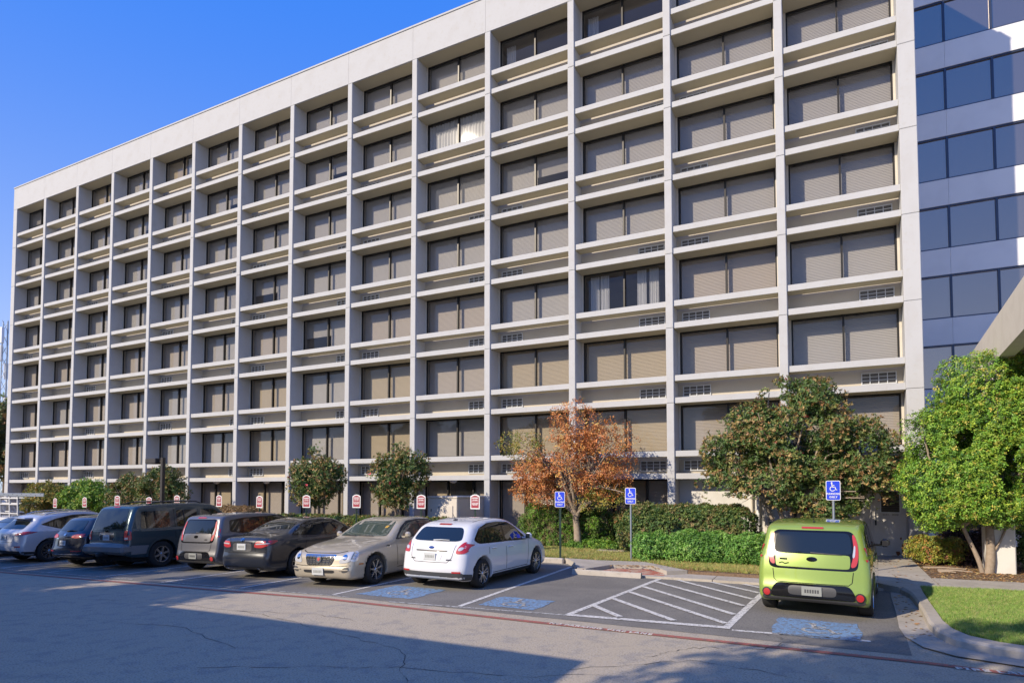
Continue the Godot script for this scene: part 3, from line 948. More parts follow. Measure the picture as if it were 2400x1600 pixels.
func scatter(parent: Node, nm: String, mesh: Mesh, pts: PackedVector3Array, ups: PackedVector3Array, cols: PackedColorArray, smin: float, smax: float, tilt := 0.7) -> MultiMeshInstance3D:
	var mm := MultiMesh.new()
	mm.transform_format = MultiMesh.TRANSFORM_3D
	mm.use_colors = true
	mm.mesh = mesh
	mm.instance_count = pts.size()
	var buf := PackedFloat32Array()
	buf.resize(pts.size() * 16)
	for i in pts.size():
		var up := (ups[i] + V(rng.randf_range(-1, 1), rng.randf_range(-1, 1), rng.randf_range(-1, 1)) * tilt).normalized()
		var x := up.cross(V(rng.randf_range(-1, 1), rng.randf_range(-1, 1), rng.randf_range(-1, 1))).normalized()
		var z := x.cross(up)
		var s := rng.randf_range(smin, smax)
		var k := i * 16
		var p := pts[i]
		buf[k] = x.x * s; buf[k + 1] = up.x * s; buf[k + 2] = z.x * s; buf[k + 3] = p.x
		buf[k + 4] = x.y * s; buf[k + 5] = up.y * s; buf[k + 6] = z.y * s; buf[k + 7] = p.y
		buf[k + 8] = x.z * s; buf[k + 9] = up.z * s; buf[k + 10] = z.z * s; buf[k + 11] = p.z
		var c := cols[i]
		buf[k + 12] = c.r; buf[k + 13] = c.g; buf[k + 14] = c.b; buf[k + 15] = 1.0
	mm.buffer = buf
	var o := MultiMeshInstance3D.new()
	o.name = nm if parent != self else uniq(nm)
	o.multimesh = mm
	if parent != self: o.set_meta("kind", "stuff")
	parent.add_child(o, true)
	return o

func pick(pal: Array) -> Color:
	# pal = [weight, colour, ...]; each leaf varies a little in hue and value
	var t := 0.0
	for i in range(0, pal.size(), 2): t += pal[i]
	var x := rng.randf() * t
	for i in range(0, pal.size(), 2):
		x -= pal[i]
		if x <= 0.0:
			var c: Color = pal[i + 1]
			var k := rng.randf_range(1.1, 1.9)
			return Color(c.r * k * rng.randf_range(0.9, 1.1), c.g * k, c.b * k * rng.randf_range(0.85, 1.15))
	return pal[1]

# points spread through ellipsoid lobes, thinned by noise so that gaps open
func crown_points(lobes: Array, count: int, inner: float, gap: float, freq: float, pal: Array, tip_pal: Array, out: Dictionary):
	var vol := 0.0
	for l in lobes: vol += l[1].x * l[1].y * l[1].z * (l[2] if l.size() > 2 else 1.0)
	n3.seed = rng.randi() % 1000
	n3.noise_type = FastNoiseLite.TYPE_SIMPLEX_SMOOTH
	n3.frequency = freq
	n3.fractal_octaves = 2
	for l in lobes:
		var dens: float = l[2] if l.size() > 2 else 1.0
		var m := int(count * l[1].x * l[1].y * l[1].z * dens / vol)
		var own: Array = l[3] if l.size() > 3 else pal
		var tips: Array = l[3] if l.size() > 3 else tip_pal
		for i in m:
			var d := V(rng.randfn(), rng.randfn(), rng.randfn()).normalized()
			var rr := lerpf(inner, 1.0, sqrt(rng.randf()))
			var bump := 1.0 + 0.22 * n3.get_noise_3dv(d * 3.0 / freq * 0.35 + l[0] * 3.0) + 0.10 * n3.get_noise_3dv(d * 8.0 / freq * 0.3)
			var p: Vector3 = l[0] + d * l[1] * rr * bump
			if p.y < 0.2: continue
			if n3.get_noise_3dv(p) < gap: continue
			out.p.append(p)
			out.u.append((d + V(0, 0.5, 0)).normalized())
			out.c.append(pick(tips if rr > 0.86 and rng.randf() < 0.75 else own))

func leaf_set() -> Dictionary:
	return {"p": PackedVector3Array(), "u": PackedVector3Array(), "c": PackedColorArray()}

func branchy(b: MB, from: Vector3, to: Vector3, r0: float, r1: float, sag: float, sides := 6) -> Array:
	var pts := []
	var rad := []
	var n := 6
	var side := V(rng.randf_range(-1, 1), 0, rng.randf_range(-1, 1)) * from.distance_to(to) * 0.07
	for i in n + 1:
		var t := float(i) / n
		var p := from.lerp(to, t) + V(0, sin(t * PI) * sag, 0) + side * sin(t * PI) + V(rng.randf_range(-1, 1), rng.randf_range(-1, 1), rng.randf_range(-1, 1)) * 0.02
		pts.append(p); rad.append(lerpf(r0, r1, t))
	b.tube(pts, rad, sides, false)
	return pts

# trunk bases, fork heights, then limbs out to points of the crown
func tree_wood(parent: Node, stems: Array, lobes: Array, limbs: int, twigs: int, bark: Material, r_limb := 0.035):
	for s in stems:   # [foot, fork, radius]
		var b := MB.new()
		var foot: Vector3 = s[0]
		var fork: Vector3 = s[1]
		var r: float = s[2]
		var pts := []
		var rad := []
		for i in 9:
			var t := i / 8.0
			pts.append(foot.lerp(fork, t) + V(sin(t * 5.0 + foot.x) * 0.03, 0, cos(t * 4.0 + foot.z) * 0.03) * (1 if i > 0 else 0))
			rad.append(r * (1.25 if i == 0 else 1.0) * lerpf(1.0, 0.72, t) * rng.randf_range(0.95, 1.06))
		b.tube(pts, rad, 10, false)
		part(parent, "trunk", b.mesh(bark))
		var lb := MB.new()
		for i in limbs:
			var l: Array = lobes[rng.randi() % lobes.size()]
			var d := V(rng.randfn(), absf(rng.randfn()) * 0.8 + 0.1, rng.randfn()).normalized()
			var to: Vector3 = l[0] + d * l[1] * rng.randf_range(0.55, 0.95)
			if to.y < fork.y - 0.2: to.y = fork.y + 0.2
			var pp := branchy(lb, fork - V(0, rng.randf() * 0.15, 0), to, r * 0.5 + 0.01, r_limb * 0.35, 0.05 + rng.randf() * 0.1)
			for q in twigs:
				var st: Vector3 = pp[2 + rng.randi() % 4]
				var e: Vector3 = st + (V(rng.randfn(), rng.randfn() * 0.7 + 0.35, rng.randfn())).normalized() * rng.randf_range(0.4, 0.9) * l[1].x * 0.6
				branchy(lb, st, e, r_limb * 0.5, r_limb * 0.12, 0.03, 4)
		part(parent, "limbs", lb.mesh(bark))

func make_plants():
	var green := [5, Color(0.045, 0.085, 0.022), 3, Color(0.075, 0.13, 0.03), 1, Color(0.13, 0.17, 0.04)]
	var crape := [5, Color(0.05, 0.095, 0.025), 3, Color(0.085, 0.135, 0.033), 2, Color(0.13, 0.15, 0.038)]
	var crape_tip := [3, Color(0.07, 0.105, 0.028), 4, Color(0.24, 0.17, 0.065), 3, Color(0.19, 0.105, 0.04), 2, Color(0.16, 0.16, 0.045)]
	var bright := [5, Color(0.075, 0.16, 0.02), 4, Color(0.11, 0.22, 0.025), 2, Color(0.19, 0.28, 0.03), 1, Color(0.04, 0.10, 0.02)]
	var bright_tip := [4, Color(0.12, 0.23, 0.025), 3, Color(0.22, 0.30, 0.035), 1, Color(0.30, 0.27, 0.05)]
	var orange := [5, Color(0.33, 0.12, 0.035), 3, Color(0.42, 0.19, 0.06), 2, Color(0.22, 0.075, 0.03), 1, Color(0.36, 0.24, 0.07)]
	var olive := [4, Color(0.16, 0.17, 0.03), 3, Color(0.25, 0.20, 0.04), 2, Color(0.10, 0.14, 0.03), 1, Color(0.34, 0.20, 0.05)]
	var pink := [1, Color(0.55, 0.06, 0.09)]
	var s_crape := sprig_mesh(6, 0.075, 0.036, 0.07, 5)
	var s_fine := sprig_mesh(7, 0.055, 0.03, 0.06, 9)
	var s_orange := sprig_mesh(5, 0.085, 0.034, 0.08, 15)
	# --- the rust coloured tree
	var t := thing("autumn_tree", "rust orange half-bare autumn tree with pale trunk between rounded hedges", "tree", V(-7.6, 0.13, -19.75))
	var lobes := [[V(-0.2, 2.75, 0), V(1.5, 1.0, 1.3)], [V(0.0, 3.9, 0.1), V(0.95, 1.15, 0.9)], [V(1.15, 3.3, 0.2), V(1.0, 1.0, 0.9)], [V(-1.25, 2.7, 0.3), V(1.05, 0.85, 0.9)], [V(-1.0, 1.95, 0.4), V(1.2, 0.6, 0.9)], [V(1.0, 2.2, 0.4), V(1.0, 0.6, 0.8)], [V(1.35, 1.75, 0.5), V(0.85, 0.36, 0.6), 1.1, olive], [V(0.6, 1.55, 0.6), V(0.7, 0.32, 0.6), 1.0, olive], [V(-2.05, 3.55, 0.3), V(0.95, 0.42, 0.6), 1.0, olive], [V(-1.6, 3.2, 0.3), V(0.8, 0.4, 0.6), 0.9, olive]]
	tree_wood(t, [[V(0, -0.1, 0), V(-0.05, 1.25, 0), 0.135], [V(-0.03, 1.0, 0), V(-0.35, 1.9, 0.1), 0.075], [V(0.0, 1.1, 0), V(0.3, 2.1, 0.05), 0.07]], lobes, 13, 7, M.bark_pale, 0.03)
	var o := leaf_set()
	crown_points(lobes, 8200, 0.25, -0.08, 1.1, orange, orange, o)
	scatter(t, "crown", s_orange, o.p, o.u, o.c, 0.7, 1.25)
	# --- big crape myrtle with brown seed heads
	t = thing("crape_myrtle", "large olive green crape myrtle with brown seed heads behind the green car", "tree", V(-0.85, 0.13, -19.6))
	lobes = [[V(-0.1, 3.35, 0), V(1.75, 1.35, 1.35)], [V(-1.45, 2.95, 0.2), V(1.15, 1.0, 1.1)], [V(-1.75, 2.2, 0.3), V(0.95, 0.6, 0.9)], [V(0.1, 4.35, 0.1), V(1.15, 0.85, 0.9)], [V(1.5, 3.0, 0.1), V(1.05, 1.05, 1.0)], [V(1.75, 2.2, 0.2), V(0.85, 0.7, 0.8)], [V(-0.5, 2.1, 0.5), V(1.6, 0.6, 0.9)], [V(0.75, 1.75, 0.5), V(0.95, 0.7, 0.7)], [V(1.25, 1.25, 0.5), V(0.5, 0.55, 0.5)], [V(-1.2, 3.9, 0.1), V(0.8, 0.6, 0.7)]]
	tree_wood(t, [[V(-0.1, -0.1, 0), V(-0.5, 1.6, 0.2), 0.075], [V(0.05, -0.1, 0.05), V(0.05, 1.7, 0.1), 0.08], [V(0.15, -0.1, -0.1), V(0.5, 1.6, 0.3), 0.07], [V(-0.2, -0.1, -0.1), V(-0.9, 1.75, 0.3), 0.055]], lobes, 7, 4, M.bark_pale)
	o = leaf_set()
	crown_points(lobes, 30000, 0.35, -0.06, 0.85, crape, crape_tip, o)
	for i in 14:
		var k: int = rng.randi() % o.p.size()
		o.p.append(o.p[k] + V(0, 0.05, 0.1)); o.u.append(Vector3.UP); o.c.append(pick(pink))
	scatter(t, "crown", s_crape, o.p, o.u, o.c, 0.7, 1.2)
	# --- dense clipped bright green tree
	t = thing("clipped_tree", "dense bright green multi-trunk tree beside the utility door", "tree", V(3.2, 0.13, -18.7))
	lobes = [[V(-0.45, 2.2, 0.2), V(1.25, 1.2, 1.2)], [V(0.6, 2.5, 0.1), V(1.6, 1.2, 1.3)], [V(0.5, 3.6, 0), V(1.5, 1.2, 1.1)], [V(0.35, 4.5, 0), V(1.3, 0.85, 0.9)], [V(1.3, 4.3, 0.1), V(1.0, 0.8, 0.9)], [V(-0.7, 3.2, 0.1), V(0.85, 0.95, 0.8)], [V(-1.15, 3.55, 0.0), V(0.5, 0.35, 0.4), 0.5], [V(1.8, 3.1, 0), V(1.4, 1.4, 1.1)], [V(0.2, 1.75, 0.5), V(1.2, 0.6, 0.8)], [V(1.6, 2.0, 0.3), V(1.2, 0.6, 0.8)], [V(-0.9, 1.65, 0.4), V(0.65, 0.65, 0.7)]]
	tree_wood(t, [[V(0.12, -0.1, 0), V(0.22, 1.6, 0.05), 0.105], [V(0.02, -0.1, 0.02), V(-0.35, 1.2, 0.1), 0.055], [V(0.2, 0.45, 0.0), V(0.75, 1.75, 0.1), 0.028]], lobes, 7, 3, M.bark_pale)
	o = leaf_set()
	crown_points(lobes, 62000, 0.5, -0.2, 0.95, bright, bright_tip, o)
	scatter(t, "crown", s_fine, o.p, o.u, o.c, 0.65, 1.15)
	# --- two small crape myrtles behind the low hedge
	for q in [[-18.1, -18.6, "round young crape myrtle on three stems behind the dark grey sedan", 0.0], [-14.15, -18.6, "round young crape myrtle on two stems beside the beige cabinet", 0.3]]:
		t = thing("young_crape_myrtle", q[2], "tree", V(q[0], 0.13 + gy(q[0]), q[1]))
		var e: float = q[3]
		lobes = [[V(0, 2.55, 0), V(1.15, 0.95, 1.05)], [V(-0.5 + e, 2.9, 0), V(0.7, 0.65, 0.7)], [V(0.6, 2.7 + e * 0.5, 0.1), V(0.75, 0.7, 0.7)], [V(0.0, 3.45 - e * 0.6, 0), V(0.42, 0.6, 0.42), 0.7], [V(-0.2, 1.95, 0.1), V(0.75, 0.5, 0.7)], [V(0.5, 1.75, 0.2), V(0.3, 0.35, 0.3), 0.6]]
		tree_wood(t, [[V(-0.04, -0.1, 0), V(-0.12, 1.55, 0), 0.045], [V(0.08, -0.1, 0), V(0.15, 1.6, 0.05), 0.045]], lobes, 9, 4, M.bark_pale, 0.022)
		o = leaf_set()
		crown_points(lobes, 7200, 0.25, -0.12, 1.2, crape, crape_tip, o)
		o.p.append(V(-0.5, 2.6, 1.0)); o.u.append(Vector3.UP); o.c.append(pick(pink))
		o.p.append(V(0.4, 2.3, 0.95)); o.u.append(Vector3.UP); o.c.append(pick(pink))
		scatter(t, "crown", s_crape, o.p, o.u, o.c, 0.75, 1.2)
	# --- row of small trees at the far end of the beds
	for q in [[-28.4, -19.0, 1.55, 3.35, "low spreading crape myrtle next to the bronze lamp post", 1], [-31.0, -19.2, 1.35, 3.0, "bushy crape myrtle standing between lamp post tree and bright green sapling", 1], [-34.4, -19.0, 1.9, 2.75, "wide bright green small tree half over the ladder rack", 0], [-38.6, -19.2, 1.7, 2.7, "thin yellowish small tree at the far end of the bed", 2]]:
		t = thing("small_tree", q[4], "tree", V(q[0], 0.13 + gy(q[0]), q[1]))
		var w: float = q[2]
		var h: float = q[3]
		lobes = [[V(0, h * 0.72, 0), V(w * 0.75, h * 0.26, 1.0)], [V(-w * 0.5, h * 0.65, 0), V(w * 0.5, h * 0.22, 0.8)], [V(w * 0.5, h * 0.62, 0.1), V(w * 0.55, h * 0.24, 0.8)], [V(0, h * 0.5, 0.3), V(w * 0.8, h * 0.2, 0.8)], [V(w * 0.15, h * 0.9, 0), V(w * 0.5, h * 0.12, 0.6)]]
		tree_wood(t, [[V(-0.05, -0.1, 0), V(-0.3, h * 0.42, 0), 0.05], [V(0.1, -0.1, 0), V(0.3, h * 0.42, 0.05), 0.05]], lobes, 8, 3, M.bark_pale, 0.022)
		o = leaf_set()
		crown_points(lobes, 6500, 0.3, -0.12, 1.0, [crape, bright, olive][0 if q[5] == 1 else 1 if q[5] == 0 else 2] if q[5] != 1 else crape, [bright_tip, crape_tip, olive][q[5]], o)
		scatter(t, "crown", s_crape, o.p, o.u, o.c, 0.75, 1.25)
	# --- tall trees beyond the end of the block
	for q in [[-60.5, -27.0, 9.6, "tall dark olive tree beyond the far end of the block"], [-66.0, -34.0, 8.0, "second olive tree standing farther behind the block's end"]]:
		t = thing("tall_tree", q[3], "tree", V(q[0], 0, q[1]))
		var h: float = q[2]
		lobes = [[V(0, h * 0.62, 0), V(3.0, h * 0.3, 3.0)], [V(1.6, h * 0.5, 0.5), V(2.2, h * 0.22, 2.0)], [V(-1.0, h * 0.75, 0), V(2.0, h * 0.2, 2.0)], [V(0.5, h * 0.85, 0), V(1.6, h * 0.16, 1.6)]]
		tree_wood(t, [[V(0, -0.1, 0), V(0.1, h * 0.4, 0), 0.22]], lobes, 12, 4, M.bark_dark, 0.06)
		o = leaf_set()
		crown_points(lobes, 9000, 0.3, -0.15, 0.45, [3, Color(0.06, 0.08, 0.025), 2, Color(0.11, 0.11, 0.035), 1, Color(0.04, 0.05, 0.02)], crape_tip, o)
		scatter(t, "crown", s_crape, o.p, o.u, o.c, 2.0, 3.4)
	make_hedges(s_crape, s_fine, bright, crape, crape_tip, olive)
	make_grass()
	make_shade_trees(s_crape, crape)

# rounded box of foliage: leaves on and just under the surface, an added dark hull inside
func hedge(nm: String, label: String, category: String, at: Vector3, half: Vector3, count: int, pal: Array, tip: Array, sprig: Mesh, rough := 0.10, power := 4.0, smin := 0.6, smax := 1.1):
	var t := thing(nm, label, category, V(at.x, 0.12 + gy(at.x), at.z))
	var core := MB.new()
	var ns := 14
	var nr := 7
	var f := func(u: float, w: float, k: float) -> Vector3:
		var d := V(cos(u) * cos(w), sin(w), sin(u) * cos(w))
		var e := pow(pow(absf(d.x), power) + pow(absf(d.y), power) + pow(absf(d.z), power), -1.0 / power)
		return V(0, half.y, 0) + d * e * half * k
	for i in ns:
		for j in nr:
			var u0 := TAU * i / ns; var u1 := TAU * (i + 1) / ns
			var w0 := lerpf(-1.3, 1.5, float(j) / nr); var w1 := lerpf(-1.3, 1.5, float(j + 1) / nr)
			core.quad(f.call(u1, w0, 0.8), f.call(u0, w0, 0.8), f.call(u0, w1, 0.8), f.call(u1, w1, 0.8))
	part(t, "inner_hull", core.mesh(M.hull_brown))  # closed dark hull, added so the leaves are not see-through
	n3.seed = rng.randi() % 1000
	n3.frequency = 1.3
	var o := leaf_set()
	for i in count:
		var u := rng.randf() * TAU
		var d := V(rng.randfn(), rng.randfn(), rng.randfn()).normalized()
		d = (d * V(half.y * half.z, half.x * half.z, half.x * half.y) / (half.x * half.y)).normalized() if false else d
		# even cover of a long box: pick on the box, then round it
		var q := V(rng.randf_range(-1, 1), rng.randf_range(-1, 1), rng.randf_range(-1, 1))
		var ax := rng.randf() * (half.y * half.z + half.x * half.z * 1.3 + half.x * half.y)
		if ax < half.y * half.z: q.x = signf(q.x)
		elif ax < half.y * half.z + half.x * half.z * 1.3: q.y = 1.0 if q.y > -0.8 else -1.0
		else: q.z = signf(q.z) if rng.randf() < 0.25 else 1.0
		var e := pow(pow(absf(q.x), power) + pow(absf(q.y), power) + pow(absf(q.z), power), -1.0 / power)
		var p := V(0, half.y, 0) + q * minf(e, 1.0) * half
		var nn := V(pow(absf(q.x), power - 1) * signf(q.x) / half.x, pow(absf(q.y), power - 1) * signf(q.y) / half.y, pow(absf(q.z), power - 1) * signf(q.z) / half.z).normalized()
		var nz := n3.get_noise_3dv(p + at)
		p += nn * (nz * rough * 2.0 + rng.randf_range(-0.16, 0.05))
		if p.y < 0.02: continue
		o.p.append(p); o.u.append((nn + V(0, 0.4, 0)).normalized()); o.c.append(pick(tip if nz > 0.05 and rng.randf() < 0.7 else pal))
	scatter(t, "foliage", sprig, o.p, o.u, o.c, smin, smax)
	return t

func make_hedges(s_crape: Mesh, s_fine: Mesh, bright: Array, crape: Array, crape_tip: Array, olive: Array):
	var hg := [4, Color(0.07, 0.12, 0.025), 3, Color(0.10, 0.17, 0.03), 1, Color(0.16, 0.21, 0.045)]
	var dry := [3, Color(0.20, 0.13, 0.06), 2, Color(0.27, 0.18, 0.09), 1, Color(0.12, 0.08, 0.04)]
	var rust_tip := [3, Color(0.13, 0.13, 0.04), 2, Color(0.19, 0.14, 0.06), 2, Color(0.08, 0.12, 0.03)]
	hedge("low_hedge", "long low clipped green hedge behind the parked cars", "hedge", V(-15.3, 0, -18.0), V(5.0, 0.55, 0.42), 19000, hg, crape_tip, s_fine, 0.05, 8.0)
	hedge("dry_hedge", "dead brown clipped hedge behind the tall dark utility vehicle", "hedge", V(-23.1, 0, -18.5), V(1.95, 0.75, 0.7), 6500, dry, dry, s_fine, 0.05, 5.0)
	hedge("rounded_hedge", "loose rounded shrub with bright green shoots behind the pale tree trunk", "shrub", V(-8.35, 0, -20.55), V(1.75, 0.68, 0.62), 9000, [3, Color(0.06, 0.11, 0.02), 3, Color(0.10, 0.19, 0.02), 2, Color(0.12, 0.10, 0.04)], [4, Color(0.11, 0.22, 0.02), 2, Color(0.08, 0.13, 0.03), 2, Color(0.15, 0.12, 0.05)], s_fine, 0.14, 3.2)
	hedge("clipped_hedge", "big rounded olive brown hedge in front of the white ground floor wall", "hedge", V(-3.95, 0, -19.7), V(2.0, 0.72, 0.85), 12000, crape, rust_tip, s_crape, 0.07, 4.5, 0.5, 0.95)
	hedge("leafy_shrub", "dark leafy shrub in the gap left of the big rounded hedge", "shrub", V(-5.75, 0, -19.9), V(0.55, 0.6, 0.5), 2200, crape, crape_tip, s_crape, 0.16, 2.6, 0.6, 1.0)
	for q in [[-4.55, 0.5, 0.34, "bright green leafy ground cover nearest the brick ramp sign"], [-3.35, 0.8, 0.37, "bright green leafy ground cover in the middle of the bed"], [-1.75, 0.95, 0.36, "bright green leafy ground cover beside the green car"]]:
		hedge("ground_cover", q[3], "shrub", V(q[0], 0, -17.95), V(q[1], q[2], 0.75), int(5200 * q[1]), [4, Color(0.06, 0.15, 0.025), 3, Color(0.10, 0.21, 0.035), 1, Color(0.16, 0.27, 0.06)], [3, Color(0.12, 0.25, 0.04), 1, Color(0.2, 0.3, 0.08)], s_fine, 0.09, 3.5, 0.7, 1.2)
	hedge("door_shrub", "small yellow green shrub at the foot of the utility door", "shrub", V(2.5, 0, -20.3), V(0.62, 0.36, 0.5), 3600, [3, Color(0.12, 0.15, 0.02), 2, Color(0.19, 0.2, 0.025), 1, Color(0.2, 0.09, 0.04)], olive, s_fine, 0.12, 2.5, 0.7, 1.1)
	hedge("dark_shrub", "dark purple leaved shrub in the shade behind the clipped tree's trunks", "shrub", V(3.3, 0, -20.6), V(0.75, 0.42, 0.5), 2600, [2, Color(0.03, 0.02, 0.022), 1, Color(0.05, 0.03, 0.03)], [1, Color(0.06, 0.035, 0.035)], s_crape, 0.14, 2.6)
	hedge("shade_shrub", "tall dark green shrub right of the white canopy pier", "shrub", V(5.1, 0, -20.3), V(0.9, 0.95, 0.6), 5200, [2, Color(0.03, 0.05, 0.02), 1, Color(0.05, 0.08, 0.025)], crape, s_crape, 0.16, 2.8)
	hedge("verge_ivy", "low green ivy at the foot of the rust coloured tree", "shrub", V(-7.0, 0, -19.85), V(1.1, 0.13, 0.45), 2600, bright, bright, s_fine, 0.08, 2.5)

func make_grass():
	var b := MB.new()
	var r := RandomNumberGenerator.new()
	r.seed = 4
	for i in 6:
		var a := r.randf() * TAU
		var o := V(cos(a), 0, sin(a)) * r.randf() * 0.03
		var lean := V(cos(a + 1.0), 0, sin(a + 1.0)) * r.randf_range(0.01, 0.03)
		var s := V(-sin(a), 0, cos(a)) * 0.0035
		var h := r.randf_range(0.025, 0.055)
		b.tri(o - s, o + s, o + lean + V(0, h, 0))
	var tuft := b.mesh(M.grass)
	var pal := [4, Color(0.11, 0.19, 0.035), 3, Color(0.17, 0.27, 0.05), 2, Color(0.25, 0.29, 0.09), 1, Color(0.30, 0.26, 0.12)]
	var edge := [[1.60, -15.42], [1.56, -14.6], [1.53, -13.6], [1.51, -12.5], [1.49, -11.7], [1.53, -11.1], [1.66, -10.68], [1.95, -10.42], [2.4, -10.25], [3.2, -10.12], [5.5, -9.9]]
	var lp := PackedVector2Array()
	for p in edge: lp.append(Vector2(p[0] + 0.03, p[1] - 0.04))
	lp.append_array(poly([6.2, -10.0, 6.2, -15.9, 3.6, -15.72, 1.97, -15.52]))
	var o := leaf_set()
	while o.p.size() < 42000:
		var p := Vector2(rng.randf_range(1.45, 6.2), rng.randf_range(-15.9, -9.9))
		if rng.randf() > 1.6 / maxf(1.0, p.x - 1.0): continue
		if Geometry2D.is_point_in_polygon(p, lp):
			o.p.append(V(p.x, 0.133, p.y)); o.u.append(Vector3.UP); o.c.append(pick(pal))
	var g := scatter(self, "lawn_grass", tuft, o.p, o.u, o.c, 0.7, 1.3, 0.25)
	g.set_meta("kind", "stuff")
	tag(g, "short mown green grass inside the curved kerb", "grass")
	var vp := poly([-6.9, -17.0, -5.9, -16.94, -4.6, -17.14, -3.4, -16.1, -1.5, -15.95, -1.5, -17.3, -3.4, -17.4, -4.9, -18.6, -5.6, -19.5, -8.6, -19.8, -9.3, -17.05])
	var pal2 := [3, Color(0.16, 0.2, 0.045), 3, Color(0.24, 0.25, 0.07), 2, Color(0.30, 0.24, 0.10), 1, Color(0.28, 0.16, 0.06)]
	o = leaf_set()
	while o.p.size() < 15000:
		var p := Vector2(rng.randf_range(-9.3, -1.4), rng.randf_range(-19.8, -15.9))
		if Geometry2D.is_point_in_polygon(p, vp):
			o.p.append(V(p.x, 0.135, p.y)); o.u.append(Vector3.UP); o.c.append(pick(pal2))
	g = scatter(self, "verge_grass", tuft, o.p, o.u, o.c, 1.0, 2.0, 0.35)
	g.set_meta("kind", "stuff")
	tag(g, "thin yellowing grass along the pavement under the blue signs", "grass")
	# fallen leaves on the beds and in the gutter
	b = MB.new()
	b.tri(V(-0.03, 0, 0), V(0, 0.006, 0.014), V(0.035, 0.004, 0)); b.tri(V(-0.03, 0, 0), V(0.035, 0.004, 0), V(0, 0.008, -0.014))
	var leaf := b.mesh(M.leaf)
	o = leaf_set()
	for i in 3600:
		var p := Vector2.ZERO
		var k := rng.randf()
		var y := 0.14
		if k < 0.55: p = Vector2(rng.randf_range(1.98, 5.0), rng.randf_range(-20.4, -17.15))
		elif k < 0.97: p = Vector2(rng.randf_range(-5.2, -0.9), rng.randf_range(-17.4, -15.88))
		elif k < 0.985: p = Vector2(rng.randf_range(1.2, 2.1), rng.randf_range(-21.5, -15.6)); 
		else:
			p = Vector2(rng.randf_range(1.0, 1.32), rng.randf_range(-15.0, -10.5)); y = 0.025
		o.p.append(V(p.x, y + (0.012 if k >= 0.97 and k < 0.985 else 0.0), p.y)); o.u.append(Vector3.UP)
		o.c.append(pick([3, Color(0.24, 0.13, 0.06), 2, Color(0.34, 0.21, 0.10), 1, Color(0.13, 0.08, 0.05), 1, Color(0.36, 0.27, 0.12)]))
	g = scatter(self, "leaf_litter", leaf, o.p, o.u, o.c, 0.7, 1.6, 0.25)
	g.set_meta("kind", "stuff")
	tag(g, "dry brown fallen leaves along the beds and gutter", "leaves")

# trees and a low building behind the camera: their shade lies across the drive
func make_shade_trees(s_crape: Mesh, pal: Array):
	var names := ["broad oak on the drive's other side behind the camera, nearest the low block", "broad oak in the middle of the row behind the camera", "broad oak at the far end of the row behind the camera", "slender oak behind the camera next to the low block's corner", "smallest oak of the row behind the camera"]
	var i := 0
	for q in [[-19.6, 1.2, 8.0, 2.7, 0.9], [-25.5, 0.4, 8.6, 3.0, 1.0], [-31.5, 0.6, 8.4, 3.2, 1.0], [-5.6, 3.6, 11.0, 2.1, 0.8], [-38.0, 0.9, 8.2, 3.2, 1.0]]:
		var t := thing("shade_oak", names[i], "tree", V(q[0], 0, q[1]), 0.0, "oaks behind the camera")
		i += 1
		var h: float = q[2]
		var w: float = q[3]
		var lobes := [[V(0, h * 0.68, 0), V(w, h * 0.22, w)], [V(w * 0.6, h * 0.6, 0.3), V(w * 0.7, h * 0.16, w * 0.7)], [V(-w * 0.6, h * 0.62, -0.3), V(w * 0.7, h * 0.18, w * 0.7)], [V(0.2, h * 0.85, 0), V(w * 0.6, h * 0.13, w * 0.6)]]
		tree_wood(t, [[V(0, -0.1, 0), V(0.1, h * 0.42, 0), 0.2]], lobes, 12, 4, M.bark_dark, 0.06)
		var o := leaf_set()
		crown_points(lobes, int(8500 * q[4]), 0.1, -0.16, 0.5, pal, pal, o)
		scatter(t, "crown", s_crape, o.p, o.u, o.c, 1.7, 2.8)

func make_surroundings():
	# low flat-roofed block behind the camera whose roof corner shades the drive
	var b := thing("low_block", "low flat-roofed beige block behind the camera whose roof corner shades the drive", "building", V(-6.96, 0, -0.62))
	part(b, "wall", boxmesh(V(-60, -0.1, 0.5), V(-0.5, 4.1, 5.0)), M.beige_paint)
	part(b, "roof", boxmesh(V(-60.5, 4.1, 0), V(0, 4.5, 5.5)), M.white_concrete)
	for k in 9:
		var w := part(b, "window", boxmesh(V(-3.6 - k * 5.0, 0.9, 0.46), V(-1.6 - k * 5.0, 2.4, 0.56)), M.bronze)
		part(w, "pane", boxmesh(V(-3.5 - k * 5.0, 1.0, 0.44), V(-1.7 - k * 5.0, 2.3, 0.455)), M.wing_glass)
	# distant radio mast beyond the block
	var t := thing("radio_mast", "thin grey lattice radio mast rising beyond the far end of the block", "mast", V(-67.9, 0, -30))
	var m := MB.new()
	for k in 3:
		var a := TAU * k / 3
		m.tube([V(cos(a) * 0.35, 0, sin(a) * 0.35), V(cos(a) * 0.22, 17.5, sin(a) * 0.22)], [0.05, 0.04], 5)
	part(t, "legs", m.mesh(M.galvanised))
	m = MB.new()
	for j in 16:
		for k in 3:
			var a := TAU * k / 3; var c := TAU * (k + 1) / 3
			m.tube([V(cos(a) * 0.3, j * 1.1, sin(a) * 0.3), V(cos(c) * 0.3, j * 1.1 + 1.1, sin(c) * 0.3)], [0.025, 0.025], 4)
	part(t, "bracing", m.mesh(M.galvanised))
	for j in 5:
		m = MB.new()
		m.bbox(V(0.25, 0, -0.15), V(0.5, 1.5, 0.15), 0.04, Transform3D(Basis(Vector3.UP, j * 1.25), V(0, 9.0 + 1.6 * j, 0)))
		part(t, "antenna", m.mesh(M.sign_white))

